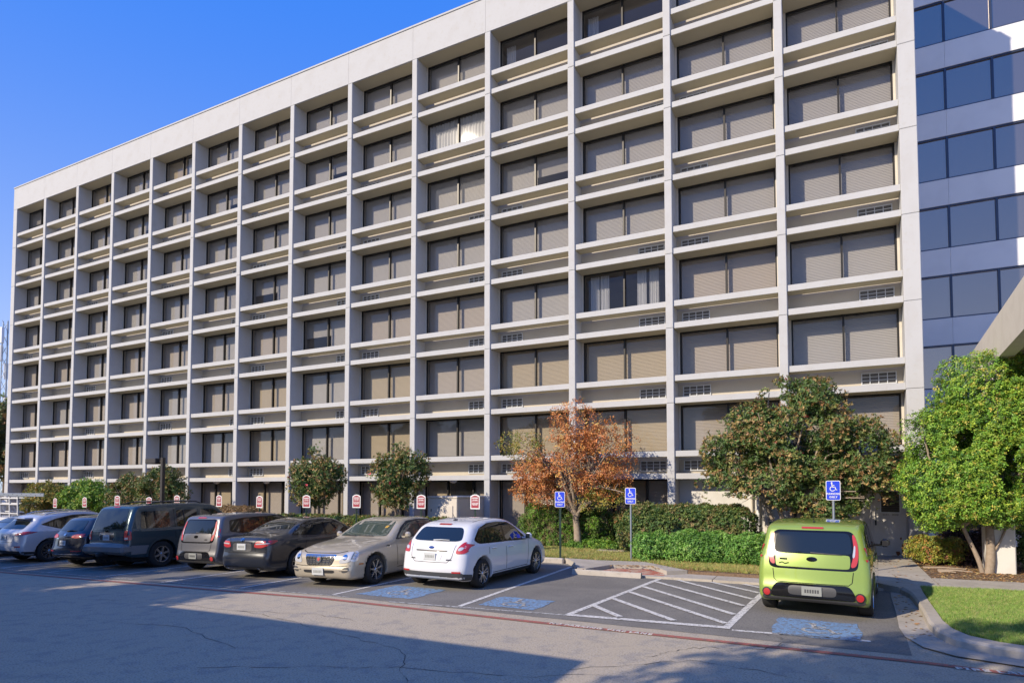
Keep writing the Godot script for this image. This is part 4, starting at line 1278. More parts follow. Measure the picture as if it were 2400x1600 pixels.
func make_street_things():
	maroon_signs()
	blue_signs()
	lamp_posts()
	cabinet()
	ladder_rack_truck()
	# flat stone in the verge
	var st := thing("valve_cover", "flat grey concrete slab lying in the verge beside the pale trunk", "slab", V(-6.2, 0.13, -19.4), 0.2)
	var m := MB.new()
	m.bbox(V(-0.55, -0.05, -0.3), V(0.55, 0.07, 0.3), 0.03)
	part(st, "slab", m.mesh(M.concrete_walk))
	m = MB.new()
	m.bbox(V(-0.25, 0.0, -0.15), V(0.1, 0.1, 0.15), 0.02)
	part(st, "lid", m.mesh(M.dark_steel))
	# branches left on the mulch
	for q in [[2.65, -18.6, 1.45, 0.7, "medium dry cut branch on the mulch left of the clipped trunks"], [2.5, -19.1, 1.6, 0.9, "longest dry cut branch on the mulch by the door shrub"], [2.45, -18.3, 1.5, 0.35, "shortest dry stick on the mulch nearest the walk"], [4.3, -18.2, 1.8, 0.8, "dry cut branch on the mulch before the pier"]]:
		var br := thing("cut_branch", q[4], "branch", V(q[0], 0.15, q[1]), q[2], "cut branches on the mulch")
		m = MB.new()
		var bp := [V(0, 0, -q[3] * 0.5), V(0.02, 0.02, 0), V(-0.02, 0.01, q[3] * 0.5)]
		m.tube(bp, [0.03, 0.026, 0.015], 6)
		part(br, "stick", m.mesh(M.bark_pale))
	# wall box beside the downpipes
	var wb := thing("meter_box", "small teal glass-fronted box on the white wall behind the green car", "box", V(-1.72, 0.98, ZF - 0.70))
	m = MB.new()
	m.bbox(V(-0.17, -0.14, 0), V(0.17, 0.14, 0.09), 0.015)
	part(wb, "case", m.mesh(M.sign_white))
	mat("teal", 0.03, 0.16, 0.15, 0.15)
	part(wb, "door", boxmesh(V(-0.13, -0.10, 0.091), V(0.13, 0.10, 0.098)), M.teal)

func maroon_signs():
	var post := MB.new()
	post.box(V(-0.025, 0, -0.004), V(-0.012, 1.98, 0.012)); post.box(V(0.012, 0, -0.004), V(0.025, 1.98, 0.012)); post.box(V(-0.012, 0, -0.008), V(0.012, 1.98, -0.004))
	var post_m := post.mesh(M.post_green)
	var arch := func(w: float, h: float, rise: float, z: float) -> ArrayMesh:
		var pl := PackedVector2Array([Vector2(-w, -h), Vector2(w, -h)])
		for i in 9:
			var t := 1.0 - 2.0 * i / 8.0
			pl.append(Vector2(w * t, h - rise + rise * (1.0 - t * t)))
		var b := MB.new()
		var tr := Geometry2D.triangulate_polygon(pl)
		for i in range(0, tr.size(), 3):
			var p := [pl[tr[i]], pl[tr[i + 1]], pl[tr[i + 2]]]
			if (p[1] - p[0]).cross(p[2] - p[0]) < 0: p.reverse()
			b.tri(V(p[0].x, p[0].y, z), V(p[1].x, p[1].y, z), V(p[2].x, p[2].y, z))
			b.tri(V(p[2].x, p[2].y, z - 0.003), V(p[1].x, p[1].y, z - 0.003), V(p[0].x, p[0].y, z - 0.003))
		return b.mesh()
	var plate: ArrayMesh = arch.call(0.165, 0.225, 0.06, 0.016)
	var field: ArrayMesh = arch.call(0.133, 0.190, 0.05, 0.0195)
	# rows of lettering far too small to read: worn white print
	var pr := MB.new()
	var r := RandomNumberGenerator.new()
	r.seed = 12
	for row in [[0.115, 0.11, 0.034], [0.055, 0.10, 0.030], [0.012, 0.12, 0.008], [-0.04, 0.115, 0.020], [-0.075, 0.11, 0.020], [-0.105, 0.08, 0.016]]:
		var x: float = -row[1]
		while x < row[1] - 0.01:
			var w := r.randf_range(0.012, 0.022)
			pr.quad(V(x, row[0] - row[2] * 0.5, 0.021), V(x + w, row[0] - row[2] * 0.5, 0.021), V(x + w, row[0] + row[2] * 0.5, 0.021), V(x, row[0] + row[2] * 0.5, 0.021))
			x += w + (0.004 if r.randf() < 0.8 else 0.014)
	var print_m := pr.mesh(M.sign_white)
	var xs := [-32.63, -30.24, -27.79, -25.59, -23.78, -21.25, -19.03, -16.67, -14.38, -11.72, -9.72]
	var ys := [1.45, 1.51, 1.60, 1.55, 1.64, 1.66, 1.65, 1.69, 1.72, 1.73, 1.75]
	var near := ["in the foliage beside the glazier's rack", "in front of the wide bright green small tree", "before the bushy crape myrtle", "left of the lamp post above the tall vehicle", "between lamp post and dead brown hedge", "in front of the dead brown hedge", "at the right end of the brown hedge", "before the three-stemmed young myrtle", "over the charcoal sedan's hood", "left of the beige cabinet", "right of the beige cabinet behind the white hatchback"]
	for i in xs.size():
		var t := thing("parking_sign", "maroon arched parking sign on green post " + near[i], "sign", V(xs[i], 0.1 + gy(xs[i]), -16.62), rng.randf_range(-0.06, 0.1), "maroon parking signs behind the stalls")
		part(t, "post", post_m, null, V(0, ys[i] - 0.1 - 1.70 - gy(xs[i]), 0))
		var pl := part(t, "panel", plate, M.sign_white, V(0, ys[i] - 0.1 - gy(xs[i]), 0))
		part(pl, "field", field, M.sign_maroon)
		part(pl, "print", print_m)

func blue_signs():
	var labels := ["blue wheelchair parking sign on green post beside the pale tree trunk", "blue wheelchair parking sign on galvanised post before the leafy ground cover", "blue wheelchair parking sign on galvanised post behind the green car"]
	var at := [[-7.05, -16.95, 1.84, 0.10], [-5.03, -17.25, 1.95, 0.03], [0.04, -16.4, 2.12, 0.0]]
	for i in 3:
		var q: Array = at[i]
		var t := thing("accessible_sign", labels[i], "sign", V(q[0], 0.1, q[1]), q[3], "blue wheelchair parking signs")
		var m := MB.new()
		if i == 0:
			m.box(V(-0.03, 0, -0.004), V(-0.014, q[2] + 0.12, 0.014)); m.box(V(0.014, 0, -0.004), V(0.03, q[2] + 0.12, 0.014)); m.box(V(-0.014, 0, -0.01), V(0.014, q[2] + 0.12, -0.004))
			part(t, "post", m.mesh(M.post_green))
		else:
			m.tube([V(0, 0, 0), V(0, q[2], 0)], [0.03, 0.03], 10)
			part(t, "post", m.mesh(M.galvanised))
		var w := 0.152
		var h := 0.228
		var rr := func(ww: float, hh: float, c: float, z: float) -> ArrayMesh:
			var b := MB.new()
			var pts := []
			for k in 4:
				var cx: float = (ww - c) * (1 if k in [0, 3] else -1)
				var cy: float = (hh - c) * (1 if k in [0, 1] else -1)
				for s in 4:
					var a := PI * 0.5 * (k + s / 3.0)
					pts.append(V(cx + cos(a) * c, cy + sin(a) * c, z))
			for k in pts.size():
				b.tri(V(0, 0, z), pts[k], pts[(k + 1) % pts.size()])
				b.tri(V(0, 0, z - 0.003), pts[(k + 1) % pts.size()] - V(0, 0, 0.003), pts[k] - V(0, 0, 0.003))
			return b.mesh()
		var pl := part(t, "panel", rr.call(w, h, 0.035, 0.036), M.sign_white, V(0, q[2] - 0.1, 0))
		part(pl, "field", rr.call(w - 0.014, h - 0.014, 0.026, 0.0395), M.sign_blue)
		var sy := MB.new()
		wheelchair(sy, Transform3D(Basis.IDENTITY, V(-0.01, 0.085, 0.0415)), 0.235)
		part(pl, "wheelchair_mark", sy.mesh(M.sign_white))
		var k := 0
		for s in ["PARKING", "ONLY"]:
			var tm := TextMesh.new()
			tm.text = s
			var f := SystemFont.new()
			f.font_names = PackedStringArray(["Droid Sans"])
			f.font_weight = 700
			tm.font = f; tm.font_size = 32; tm.pixel_size = 0.0020; tm.depth = 0.002
			part(pl, "lettering", tm, M.sign_white, V(0, -0.078 - k * 0.075, 0.0415))
			k += 1

func lamp_posts():
	var t := thing("lamp_post", "square bronze lamp post with one flat shoebox lamp head", "lamp post", V(-26.8, 0.1 + gy(-26.8), -18.0))
	part(t, "pole", boxmesh(V(-0.07, 0, -0.07), V(0.07, 3.73, 0.07)), M.lamp_bronze)
	part(t, "base", boxmesh(V(-0.2, -0.1, -0.2), V(0.2, 0.35, 0.2)), M.concrete_walk)
	part(t, "arm", boxmesh(V(-0.25, 3.53, -0.04), V(-0.07, 3.61, 0.04)), M.lamp_bronze)
	var m := MB.new()
	m.bbox(V(-1.0, 3.46, -0.2), V(-0.25, 3.71, 0.2), 0.03)
	var h := part(t, "lamp_head", m.mesh(M.lamp_bronze))
	part(h, "lens", boxmesh(V(-0.92, 3.445, -0.15), V(-0.35, 3.459, 0.15)), M.sign_white)
	t = thing("dark_post", "slim black steel post with pale foot standing inside the crape myrtle", "post", V(-0.89, 0.1, -19.9))
	part(t, "pole", boxmesh(V(-0.08, 1.05, -0.08), V(0.08, 4.3, 0.08)), M.black_paint)
	part(t, "foot", boxmesh(V(-0.085, -0.05, -0.085), V(0.085, 1.05, 0.085)), M.wall_paint)
	m = MB.new()
	m.bbox(V(-0.3, 4.3, -0.2), V(0.3, 4.42, 0.25), 0.03)
	part(t, "lamp_head", m.mesh(M.black_paint))

func cabinet():
	var t := thing("utility_cabinet", "beige boxed utility enclosure with panelled door behind the white hatchback", "cabinet", V(-12.05, 0.1, -19.3), 0.0)
	mat("cabinet_beige", 0.60, 0.55, 0.48, 0.7)
	var m := MB.new()
	m.bbox(V(-1.28, 0, -2.0), V(0, 1.68, 0), 0.02)
	part(t, "case", m.mesh(M.cabinet_beige))
	m = MB.new()
	m.bbox(V(-1.15, 0.08, 0.0), V(-0.17, 1.42, 0.03), 0.01)
	var d := part(t, "door", m.mesh(M.cabinet_beige))
	m = MB.new()
	m.bbox(V(-1.11, 1.2, 0.03), V(-1.08, 1.3, 0.05), 0.006)
	part(d, "latch", m.mesh(M.black_paint))
	m = MB.new()
	m.bbox(V(-0.78, 1.34, 0.03), V(-0.74, 1.38, 0.045), 0.006)
	part(d, "lock", m.mesh(M.dark_steel))
	m = MB.new()
	m.bbox(V(-1.3, 1.68, -2.02), V(0.02, 1.76, 0.02), 0.02)
	part(t, "top", m.mesh(M.cabinet_beige))
	m = MB.new()
	m.box(V(0.0, 0.1, -1.85), V(0.02, 1.35, -0.15))
	part(t, "side_panel", m.mesh(M.cabinet_beige))

# glazier's flatbed with an upright white rack, mostly hidden by the silver car
func ladder_rack_truck():
	var t := thing("glazier_truck", "white glazier's truck with tall open rack and plank at the far end", "truck", V(-39.6, gy(-39.6), -17.6), 0.0)
	mat("rack_white", 0.62, 0.62, 0.62, 0.4, 0.1)
	var rail := func(nm: String, a: Vector3, b: Vector3, r: float, m: Material):
		var q := MB.new()
		var d := (b - a)
		var z := Basis.looking_at(d.normalized(), V(0, 0, 1) if absf(d.normalized().y) > 0.9 else Vector3.UP)
		q.box(V(-r, -r, -d.length() * 0.5), V(r, r, d.length() * 0.5), Transform3D(z, (a + b) * 0.5))
		part(t, nm, q.mesh(m))
	for z in [0.0, -1.4]:
		for x in [-2.6, -1.4, -0.2, 0.75, 1.55]:
			rail.call("upright", V(x + 0.06, 0.9, z), V(x - 0.04 - (0.1 if z < -1 else 0.0), 2.06, z * 0.6), 0.035, M.rack_white)
		for y in [1.12, 1.6, 1.92]:
			rail.call("rail", V(-2.7, y, z * (1.0 - (y - 0.9) * 0.34)), V(1.6, y, z * (1.0 - (y - 0.9) * 0.34)), 0.03, M.rack_white)
			rail.call("rail", V(-2.7, y - 0.055, z * (1.0 - (y - 0.9) * 0.34) - 0.02), V(1.6, y - 0.055, z * (1.0 - (y - 0.9) * 0.34) - 0.02), 0.022, M.black_paint)
	var pk := MB.new()
	pk.bbox(V(-3.0, 2.02, 0.02), V(4.1, 2.19, 0.07), 0.01)
	var plank := part(t, "plank", pk.mesh(M.galvanised))
	for k in 16:
		pk = MB.new()
		pk.lathe([Vector2(0, 0.022), Vector2(0.01, 0.02), Vector2(0.01, 0)], 6, Transform3D(Basis(V(0, 0, 1), V(1, 0, 0), V(0, 1, 0)), V(-2.8 + k * 0.44, 2.08 + 0.06 * (k % 2), 0.071)))
		part(plank, "rivet", pk.mesh(M.black_paint))
	var bd := MB.new()
	bd.bbox(V(-2.9, 0.62, -1.7), V(1.7, 0.9, 0.1), 0.03)
	part(t, "bed", bd.mesh(M.rack_white))
	bd = MB.new()
	bd.bbox(V(-4.9, 0.5, -1.7), V(-2.95, 1.75, 0.1), 0.2)
	part(t, "cab", bd.mesh(M.rack_white))
	for x in [-4.0, 0.6]:
		for z in [0.0, -1.6]:
			var w := MB.new()
			w.lathe([Vector2(-0.12, 0.0), Vector2(-0.12, 0.34), Vector2(-0.08, 0.38), Vector2(0.08, 0.38), Vector2(0.12, 0.34), Vector2(0.12, 0.0)], 18, Transform3D(Basis(V(0, 0, 1), V(0, 1, 0), V(-1, 0, 0)), V(x, 0.38, z - 0.05)))
			part(t, "wheel", w.mesh(M.black_paint))

# ---- vehicles: each hull is the smooth meeting of a side silhouette and a plan; panes, lamps and trim follow its surface
class Hull:
	var L: float
	var W: float
	var H: float
	var belt: float
	var tumble: float
	var tap_f := 0.10
	var tap_r := 0.07
	var bow_f := 0.16
	var bow_r := 0.08
	var crown := 0.05
	var k := 0.11
	var sill := 0.07
	var shoulder := 0.03
	var axles := []
	var ra := 0.38
	var ry := 0.33
	var cell := 0.03
	var gx := 0
	var gy := 0
	var g := PackedFloat32Array()
	func setup(prof: PackedVector2Array):
		var p := prof
		for it in 2:   # round the corners of the silhouette
			var q := PackedVector2Array()
			for i in p.size():
				var a := p[i]; var b := p[(i + 1) % p.size()]
				if it == 0:
					q.append(a.lerp(b, 0.2)); q.append(a.lerp(b, 0.8))
				else:
					q.append(a.lerp(b, 0.25)); q.append(a.lerp(b, 0.75))
			p = q
		gx = int((L + 0.6) / cell) + 2
		gy = int((H + 0.5) / cell) + 2
		g.resize(gx * gy)
		var n := p.size()
		for j in gy:
			var y := j * cell - 0.2
			for i in gx:
				var x := i * cell - 0.3
				var best := 1e9
				var inside := false
				var a := p[n - 1]
				for e in n:
					var b := p[e]
					var dx := b.x - a.x
					var dy := b.y - a.y
					var t := clampf(((x - a.x) * dx + (y - a.y) * dy) / (dx * dx + dy * dy + 1e-9), 0.0, 1.0)
					var ex := x - a.x - dx * t
					var ey := y - a.y - dy * t
					var d := ex * ex + ey * ey
					if d < best: best = d
					if (a.y > y) != (b.y > y) and x < dx * (y - a.y) / dy + a.x: inside = not inside
					a = b
				g[j * gx + i] = -sqrt(best) if inside else sqrt(best)
	func side(x: float, y: float) -> float:
		var fx := clampf((x + L * 0.5 + 0.3) / cell, 0.0, gx - 1.001)
		var fy := clampf((y + 0.2) / cell, 0.0, gy - 1.001)
		var i := int(fx); var j := int(fy)
		fx -= i; fy -= j
		var o := j * gx + i
		return (g[o] * (1.0 - fx) + g[o + 1] * fx) * (1.0 - fy) + (g[o + gx] * (1.0 - fx) + g[o + gx + 1] * fx) * fy
	func width(x: float, y: float) -> float:
		var w := W * 0.5
		var s := x / (L * 0.5)
		var a := absf(s)
		if a > 0.45:
			var t := (a - 0.45) / 0.55
			w *= 1.0 - (tap_f if s > 0 else tap_r) * t * t
		var mid := belt * 0.62
		if y < mid:
			var t2 := (mid - y) / mid
			w -= sill * t2 * t2
		elif y < belt:
			var t3 := (y - mid) / (belt - mid)
			w -= shoulder * t3 * t3
		else:
			w -= shoulder + 0.012 + (y - belt) * tumble
		return w
	func f(p: Vector3) -> float:
		var zz := absf(p.z)
		var s := p.x / (L * 0.5)
		var xs := p.x + (bow_f if s > 0 else bow_r) * zz * zz * s * absf(s)
		var a := side(xs, p.y + crown * zz * zz)
		var b := zz - width(p.x, p.y)
		var h := maxf(k - absf(a - b), 0.0) / k
		var r := maxf(a, b) + h * h * k * 0.25
		return r
	func fw(p: Vector3) -> float:
		var r := f(p)
		var zz := absf(p.z)
		for ax in axles:
			var c := ra - Vector2(p.x - ax, p.y - ry).length()
			if c > -0.1: r = maxf(r, minf(c, zz - (W * 0.5 - 0.30)))
		return r
	func grad(p: Vector3) -> Vector3:
		var e := 0.012
		return Vector3(f(p + Vector3(e, 0, 0)) - f(p - Vector3(e, 0, 0)), f(p + Vector3(0, e, 0)) - f(p - Vector3(0, e, 0)), f(p + Vector3(0, 0, e)) - f(p - Vector3(0, 0, e))) / (2 * e)
	func gradw(p: Vector3) -> Vector3:
		var e := 0.01
		return Vector3(fw(p + Vector3(e, 0, 0)) - fw(p - Vector3(e, 0, 0)), fw(p + Vector3(0, e, 0)) - fw(p - Vector3(0, e, 0)), fw(p + Vector3(0, 0, e)) - fw(p - Vector3(0, 0, e))) / (2 * e)
	func body() -> MB:
		var d := 0.042
		var x0 := -L * 0.5 - 0.06
		var y0 := 0.08
		var nx := int((L + 0.12) / d) + 2
		var ny := int((H + 0.05 - y0) / d) + 2
		var nz := int((W * 0.5 + 0.06) / d) + 2
		var z0 := -d * 0.5
		var s := PackedFloat32Array()
		s.resize(nx * ny * nz)
		for i in nx:
			for j in ny:
				var x := x0 + i * d
				var y := y0 + j * d
				# columns well outside the silhouette need no sampling
				var a0 := side(x, y)
				for q in nz:
					s[(i * ny + j) * nz + q] = 0.5 if a0 > 0.12 else fw(Vector3(x, y, z0 + q * d))
		var id := PackedInt32Array()
		id.resize(nx * ny * nz)
		id.fill(-1)
		var b := MB.new()
		for i in nx - 1:
			for j in ny - 1:
				for q in nz - 1:
					var o := (i * ny + j) * nz + q
					var m := 0
					var c := [s[o], s[o + 1], s[o + nz], s[o + nz + 1], s[o + ny * nz], s[o + ny * nz + 1], s[o + ny * nz + nz], s[o + ny * nz + nz + 1]]
					for t in 8:
						if c[t] < 0.0: m += 1
					if m == 0 or m == 8: continue
					var sum := Vector3.ZERO
					var cnt := 0
					for e in [[0, 1], [2, 3], [4, 5], [6, 7], [0, 2], [1, 3], [4, 6], [5, 7], [0, 4], [1, 5], [2, 6], [3, 7]]:
						var u: float = c[e[0]]; var w: float = c[e[1]]
						if (u < 0.0) == (w < 0.0): continue
						var t2 := u / (u - w)
						var pa := Vector3(e[0] >> 2, (e[0] >> 1) & 1, e[0] & 1)
						var pb := Vector3(e[1] >> 2, (e[1] >> 1) & 1, e[1] & 1)
						sum += pa.lerp(pb, t2); cnt += 1
					var p := Vector3(x0, y0, z0) + (Vector3(i, j, q) + sum / cnt) * d
					for it in 2:
						var gr := gradw(p)
						var gl := gr.length_squared()
						if gl > 0.05: p -= gr * clampf(fw(p) / gl, -0.03, 0.03)
					if q == 0: p.z = 0.0
					var nn := gradw(p)
					if q == 0: nn.z = 0.0
					id[o] = b.vert(p, nn.normalized())
		var half := b.v.size()
		for t in half:
			var pv := b.v[t]; var nv := b.n[t]
			b.vert(Vector3(pv.x, pv.y, -pv.z), Vector3(nv.x, nv.y, -nv.z))
		var st := [ny * nz, nz, 1]
		for i in range(1, nx - 1):
			for j in range(1, ny - 1):
				for q in range(1, nz - 1):
					var o := (i * ny + j) * nz + q
					for ax in 3:
						var u: float = s[o]; var w: float = s[o + st[ax]]
						if (u < 0.0) == (w < 0.0): continue
						var a1: int = st[(ax + 1) % 3]; var a2: int = st[(ax + 2) % 3]
						var v0 := id[o - a1 - a2]; var v1 := id[o - a2]; var v2 := id[o]; var v3 := id[o - a1]
						if v0 < 0 or v1 < 0 or v2 < 0 or v3 < 0: continue
						var fl := (b.v[v1] - b.v[v0]).cross(b.v[v2] - b.v[v0]).dot(b.n[v0] + b.n[v2]) < 0
						for off in [0, half]:
							if fl != (off > 0):
								b.tri_i(v0 + off, v2 + off, v1 + off); b.tri_i(v0 + off, v3 + off, v2 + off)
							else:
								b.tri_i(v0 + off, v1 + off, v2 + off); b.tri_i(v0 + off, v2 + off, v3 + off)
		return b
	# drop a point of a view (R L side, B back, F front, T top) onto the surface
	func hit(view: String, a: float, c: float, off: float) -> Vector3:
		var p: Vector3
		var d: Vector3
		match view:
			"R": p = Vector3(a, c, 1.3); d = Vector3(0, 0, -1)
			"L": p = Vector3(a, c, -1.3); d = Vector3(0, 0, 1)
			"B": p = Vector3(-L * 0.5 - 0.3, c, a); d = Vector3(1, 0, 0)
			"F": p = Vector3(L * 0.5 + 0.3, c, a); d = Vector3(-1, 0, 0)
			_: p = Vector3(a, H + 0.3, c); d = Vector3(0, -1, 0)
		var start := p
		for i in 70:
			var v := f(p) - off
			if v < 0.0008: return p if absf(grad(p).normalized().dot(d)) > 0.3 else Vector3.INF
			p += d * maxf(v * 0.7, 0.0006)
			if (p - start).dot(d) > (1.25 if view in ["R", "L"] else L * 0.5 if view in ["B", "F"] else H): break
		return Vector3.INF
	func patch(b: MB, view: String, pl: PackedVector2Array, off: float, cell_ := 0.09):
		var lo := pl[0]; var hi := pl[0]
		for p in pl:
			lo = lo.min(p); hi = hi.max(p)
		var nx := maxi(1, int(ceil((hi.x - lo.x) / cell_)))
		var ny := maxi(1, int(ceil((hi.y - lo.y) / cell_)))
		var sz := (hi - lo) / Vector2(nx, ny)
		for i in nx:
			for j in ny:
				var q := lo + sz * Vector2(i, j)
				for piece in Geometry2D.intersect_polygons(pl, PackedVector2Array([q, q + Vector2(sz.x, 0), q + sz, q + Vector2(0, sz.y)])):
					var tr := Geometry2D.triangulate_polygon(piece)
					if tr.is_empty(): continue
					var base := b.v.size()
					var hits := []
					for p in piece: hits.append(hit(view, p.x, p.y, off))
					if hits.has(Vector3.INF): continue
					for t in hits.size():
						b.vert(hits[t], grad(hits[t]).normalized(), piece[t])
					for t in range(0, tr.size(), 3):
						var v0 := base + tr[t]; var v1 := base + tr[t + 1]; var v2 := base + tr[t + 2]
						if (b.v[v1] - b.v[v0]).cross(b.v[v2] - b.v[v0]).dot(b.n[v0]) < 0: b.tri_i(v0, v2, v1)
						else: b.tri_i(v0, v1, v2)

func rnd(pl: PackedVector2Array, n := 2) -> PackedVector2Array:
	for it in n:
		var q := PackedVector2Array()
		for i in pl.size():
			var a := pl[i]; var b := pl[(i + 1) % pl.size()]
			var e := minf(0.25, 0.035 / maxf(a.distance_to(b), 0.001))
			q.append(a.lerp(b, e)); q.append(a.lerp(b, 1.0 - e))
		pl = q
	return pl

func mir(pl: PackedVector2Array) -> PackedVector2Array:
	var q := PackedVector2Array()
	for p in pl: q.append(Vector2(-p.x, p.y))
	return q

func sh(a: Array, dx: float) -> PackedVector2Array:
	var q := poly(a)
	for i in q.size(): q[i].x += dx
	return q

# thin band along a line of a view, as a polygon
func band(a: Array, w: float, dx := 0.0) -> PackedVector2Array:
	var p := sh(a, dx)
	var l := PackedVector2Array(); var r := PackedVector2Array()
	for i in p.size():
		var d := (p[mini(i + 1, p.size() - 1)] - p[maxi(i - 1, 0)]).normalized().orthogonal() * w * 0.5
		l.append(p[i] + d); r.append(p[i] - d)
	r.reverse()
	l.append_array(r)
	return l

func make_car_materials():
	mat("dark_blue_metal", 0.05, 0.065, 0.10, 0.35, 0.5)
	paint("paint_green", 0.24, 0.34, 0.055, 0.2, 0.35)
	paint("paint_white_car", 0.66, 0.67, 0.70, 0.0, 0.4)
	paint("paint_gold", 0.47, 0.415, 0.32, 0.3, 0.35)
	paint("paint_charcoal", 0.035, 0.038, 0.045, 0.4, 0.3)
	paint("paint_grey", 0.13, 0.13, 0.14, 0.4, 0.35)
	paint("paint_teal", 0.025, 0.055, 0.068, 0.3, 0.3)
	paint("paint_silver", 0.52, 0.54, 0.58, 0.35, 0.35)
	paint("paint_navy", 0.012, 0.016, 0.03, 0.3, 0.3)
	var g := mat("car_glass", 0.012, 0.016, 0.016, 0.02)
	g.metallic_specular = 0.75
	g = mat("car_glass_green", 0.05, 0.07, 0.06, 0.02)
	g.metallic_specular = 0.7
	mat("gloss_black", 0.008, 0.008, 0.009, 0.08)
	mat("trim_black", 0.02, 0.02, 0.021, 0.55)
	mat("grey_plastic", 0.06, 0.06, 0.062, 0.5)
	mat("lower_grey", 0.16, 0.155, 0.15, 0.5)
	mat("tyre", 0.018, 0.018, 0.018, 0.85)
	mat("alloy", 0.55, 0.55, 0.56, 0.25, 0.85)
	mat("alloy_dark", 0.10, 0.10, 0.10, 0.4, 0.5)
	mat("chrome", 0.75, 0.75, 0.76, 0.08, 1.0)
	var r := mat("lamp_red", 0.42, 0.012, 0.015, 0.12)
	r.clearcoat_enabled = true
	r = mat("lamp_clear", 0.55, 0.56, 0.58, 0.1, 0.3)
	r.clearcoat_enabled = true
	mat("lamp_amber", 0.45, 0.16, 0.04, 0.15)
	mat("plate", 0.5, 0.52, 0.52, 0.5)
	mat("plate_dark", 0.26, 0.27, 0.25, 0.5)
	mat("gap", 0.006, 0.006, 0.006, 0.9)
	mat("badge_blue", 0.01, 0.03, 0.16, 0.2)
	mat("seat_tan", 0.35, 0.29, 0.2, 0.8)
	mat("amber_paper", 0.5, 0.3, 0.05, 0.7)  # plain amber base colour of the windshield sticker
	mat("chassis", 0.012, 0.012, 0.012, 0.9)

var wheel_cache := {}

func wheel(car: Node3D, at: Vector3, r: float, w: float, style: String):
	var key := "%s_%.3f_%.3f" % [style, r, w]
	if not wheel_cache.has(key):
		var rr := r * (0.70 if style != "truck" else 0.60)
		var t := MB.new()
		t.lathe([Vector2(-w * 0.5, rr * 0.97), Vector2(-w * 0.5 - 0.006, r * 0.84), Vector2(-w * 0.47, r * 0.93), Vector2(-w * 0.38, r * 0.985), Vector2(-w * 0.2, r), Vector2(w * 0.2, r), Vector2(w * 0.38, r * 0.985), Vector2(w * 0.47, r * 0.93), Vector2(w * 0.5 + 0.006, r * 0.84), Vector2(w * 0.5, rr * 0.97), Vector2(w * 0.5 - 0.015, rr * 0.95)], 32, Transform3D(Basis(V(0, 0, 1), V(0, 1, 0), V(-1, 0, 0)), Vector3.ZERO))
		var rim := MB.new()
		# barrel, lip and spokes face +z
		var tf := Transform3D(Basis(V(0, 0, 1), V(0, 1, 0), V(-1, 0, 0)), Vector3.ZERO)
		rim.lathe([Vector2(w * 0.5 + 0.002, rr), Vector2(w * 0.5 + 0.002, rr * 0.93), Vector2(w * 0.5 - 0.03, rr * 0.90), Vector2(-w * 0.3, rr * 0.88)], 32, tf)
		rim.lathe([Vector2(w * 0.5 - 0.004, 0.0), Vector2(w * 0.5 - 0.004, rr * 0.13), Vector2(w * 0.5 - 0.02, rr * 0.2), Vector2(w * 0.5 - 0.06, rr * 0.24)], 16, tf)
		rim.lathe([Vector2(w * 0.5 + 0.002, rr * 0.93), Vector2(w * 0.5 + 0.002, rr)], 32, tf)
		var n := 5; var split := false; var sw := 0.16
		match style:
			"split5": n = 5; split = true; sw = 0.085
			"seven": n = 7; sw = 0.13
			"ten": n = 10; sw = 0.13
			"thin10": n = 10; split = true; sw = 0.035
			"truck": n = 6; sw = 0.22
			"six": n = 6; sw = 0.2
		for i in n:
			for h in (2 if split else 1):
				var a := TAU * (i + (0.0 if not split else (h - 0.5) * 0.32)) / n + 0.3
				var dir := V(cos(a), sin(a), 0)
				var sd := V(-sin(a), cos(a), 0)
				var z1 := w * 0.5 - 0.006
				var i0 := dir * rr * 0.12; var i1 := dir * rr * 0.93
				var w0 := sw * rr * 0.62; var w1 := sw * rr * 0.5
				rim.quad(i0 - sd * w0 + V(0, 0, z1 - 0.012), i1 - sd * w1 + V(0, 0, z1), i1 + sd * w1 + V(0, 0, z1), i0 + sd * w0 + V(0, 0, z1 - 0.012))
				rim.quad(i0 + sd * w0 + V(0, 0, z1 - 0.012), i1 + sd * w1 + V(0, 0, z1), i1 + sd * w1 * 1.1 + V(0, 0, z1 - 0.05), i0 + sd * w0 * 1.1 + V(0, 0, z1 - 0.06))
				rim.quad(i0 - sd * w0 * 1.1 + V(0, 0, z1 - 0.06), i1 - sd * w1 * 1.1 + V(0, 0, z1 - 0.05), i1 - sd * w1 + V(0, 0, z1), i0 - sd * w0 + V(0, 0, z1 - 0.012))
		var disc := MB.new()
		disc.lathe([Vector2(w * 0.5 - 0.075, 0.0), Vector2(w * 0.5 - 0.075, rr * 0.9)], 24, tf)
		wheel_cache[key] = [t.mesh(M.tyre), rim.mesh(M.alloy), disc.mesh(M.gap)]
	var c: Array = wheel_cache[key]
	var o := part(car, "wheel", c[0], null, at)
	if at.z < 0: o.rotation.y = PI
	part(o, "rim", c[1])
	part(o, "brake", c[2])

func skin(car: Node3D, h: Hull, nm: String, views: Array, m: Material, off := 0.006, cell := 0.09) -> MeshInstance3D:
	var b := MB.new()
	for v in views: h.patch(b, v[0], v[1], off, cell)
	return part(car, nm, b.mesh(m))

func flat_text(car: Node3D, h: Hull, txt: String, view: String, a: float, y: float, size: float, m: Material, nm := "badge"):
	var t := TextMesh.new()
	t.text = txt
	var f := SystemFont.new()
	f.font_names = PackedStringArray(["Droid Sans"])
	f.font_weight = 700
	t.font = f; t.font_size = 32; t.pixel_size = size / 24.0; t.depth = 0.004
	var p := h.hit(view, a, y, 0.010)
	var n := h.grad(p).normalized()
	var o := part(car, nm, t, m, p)
	var x := Vector3.UP.cross(n).normalized()
	o.basis = Basis(x, n.cross(x).normalized(), n)

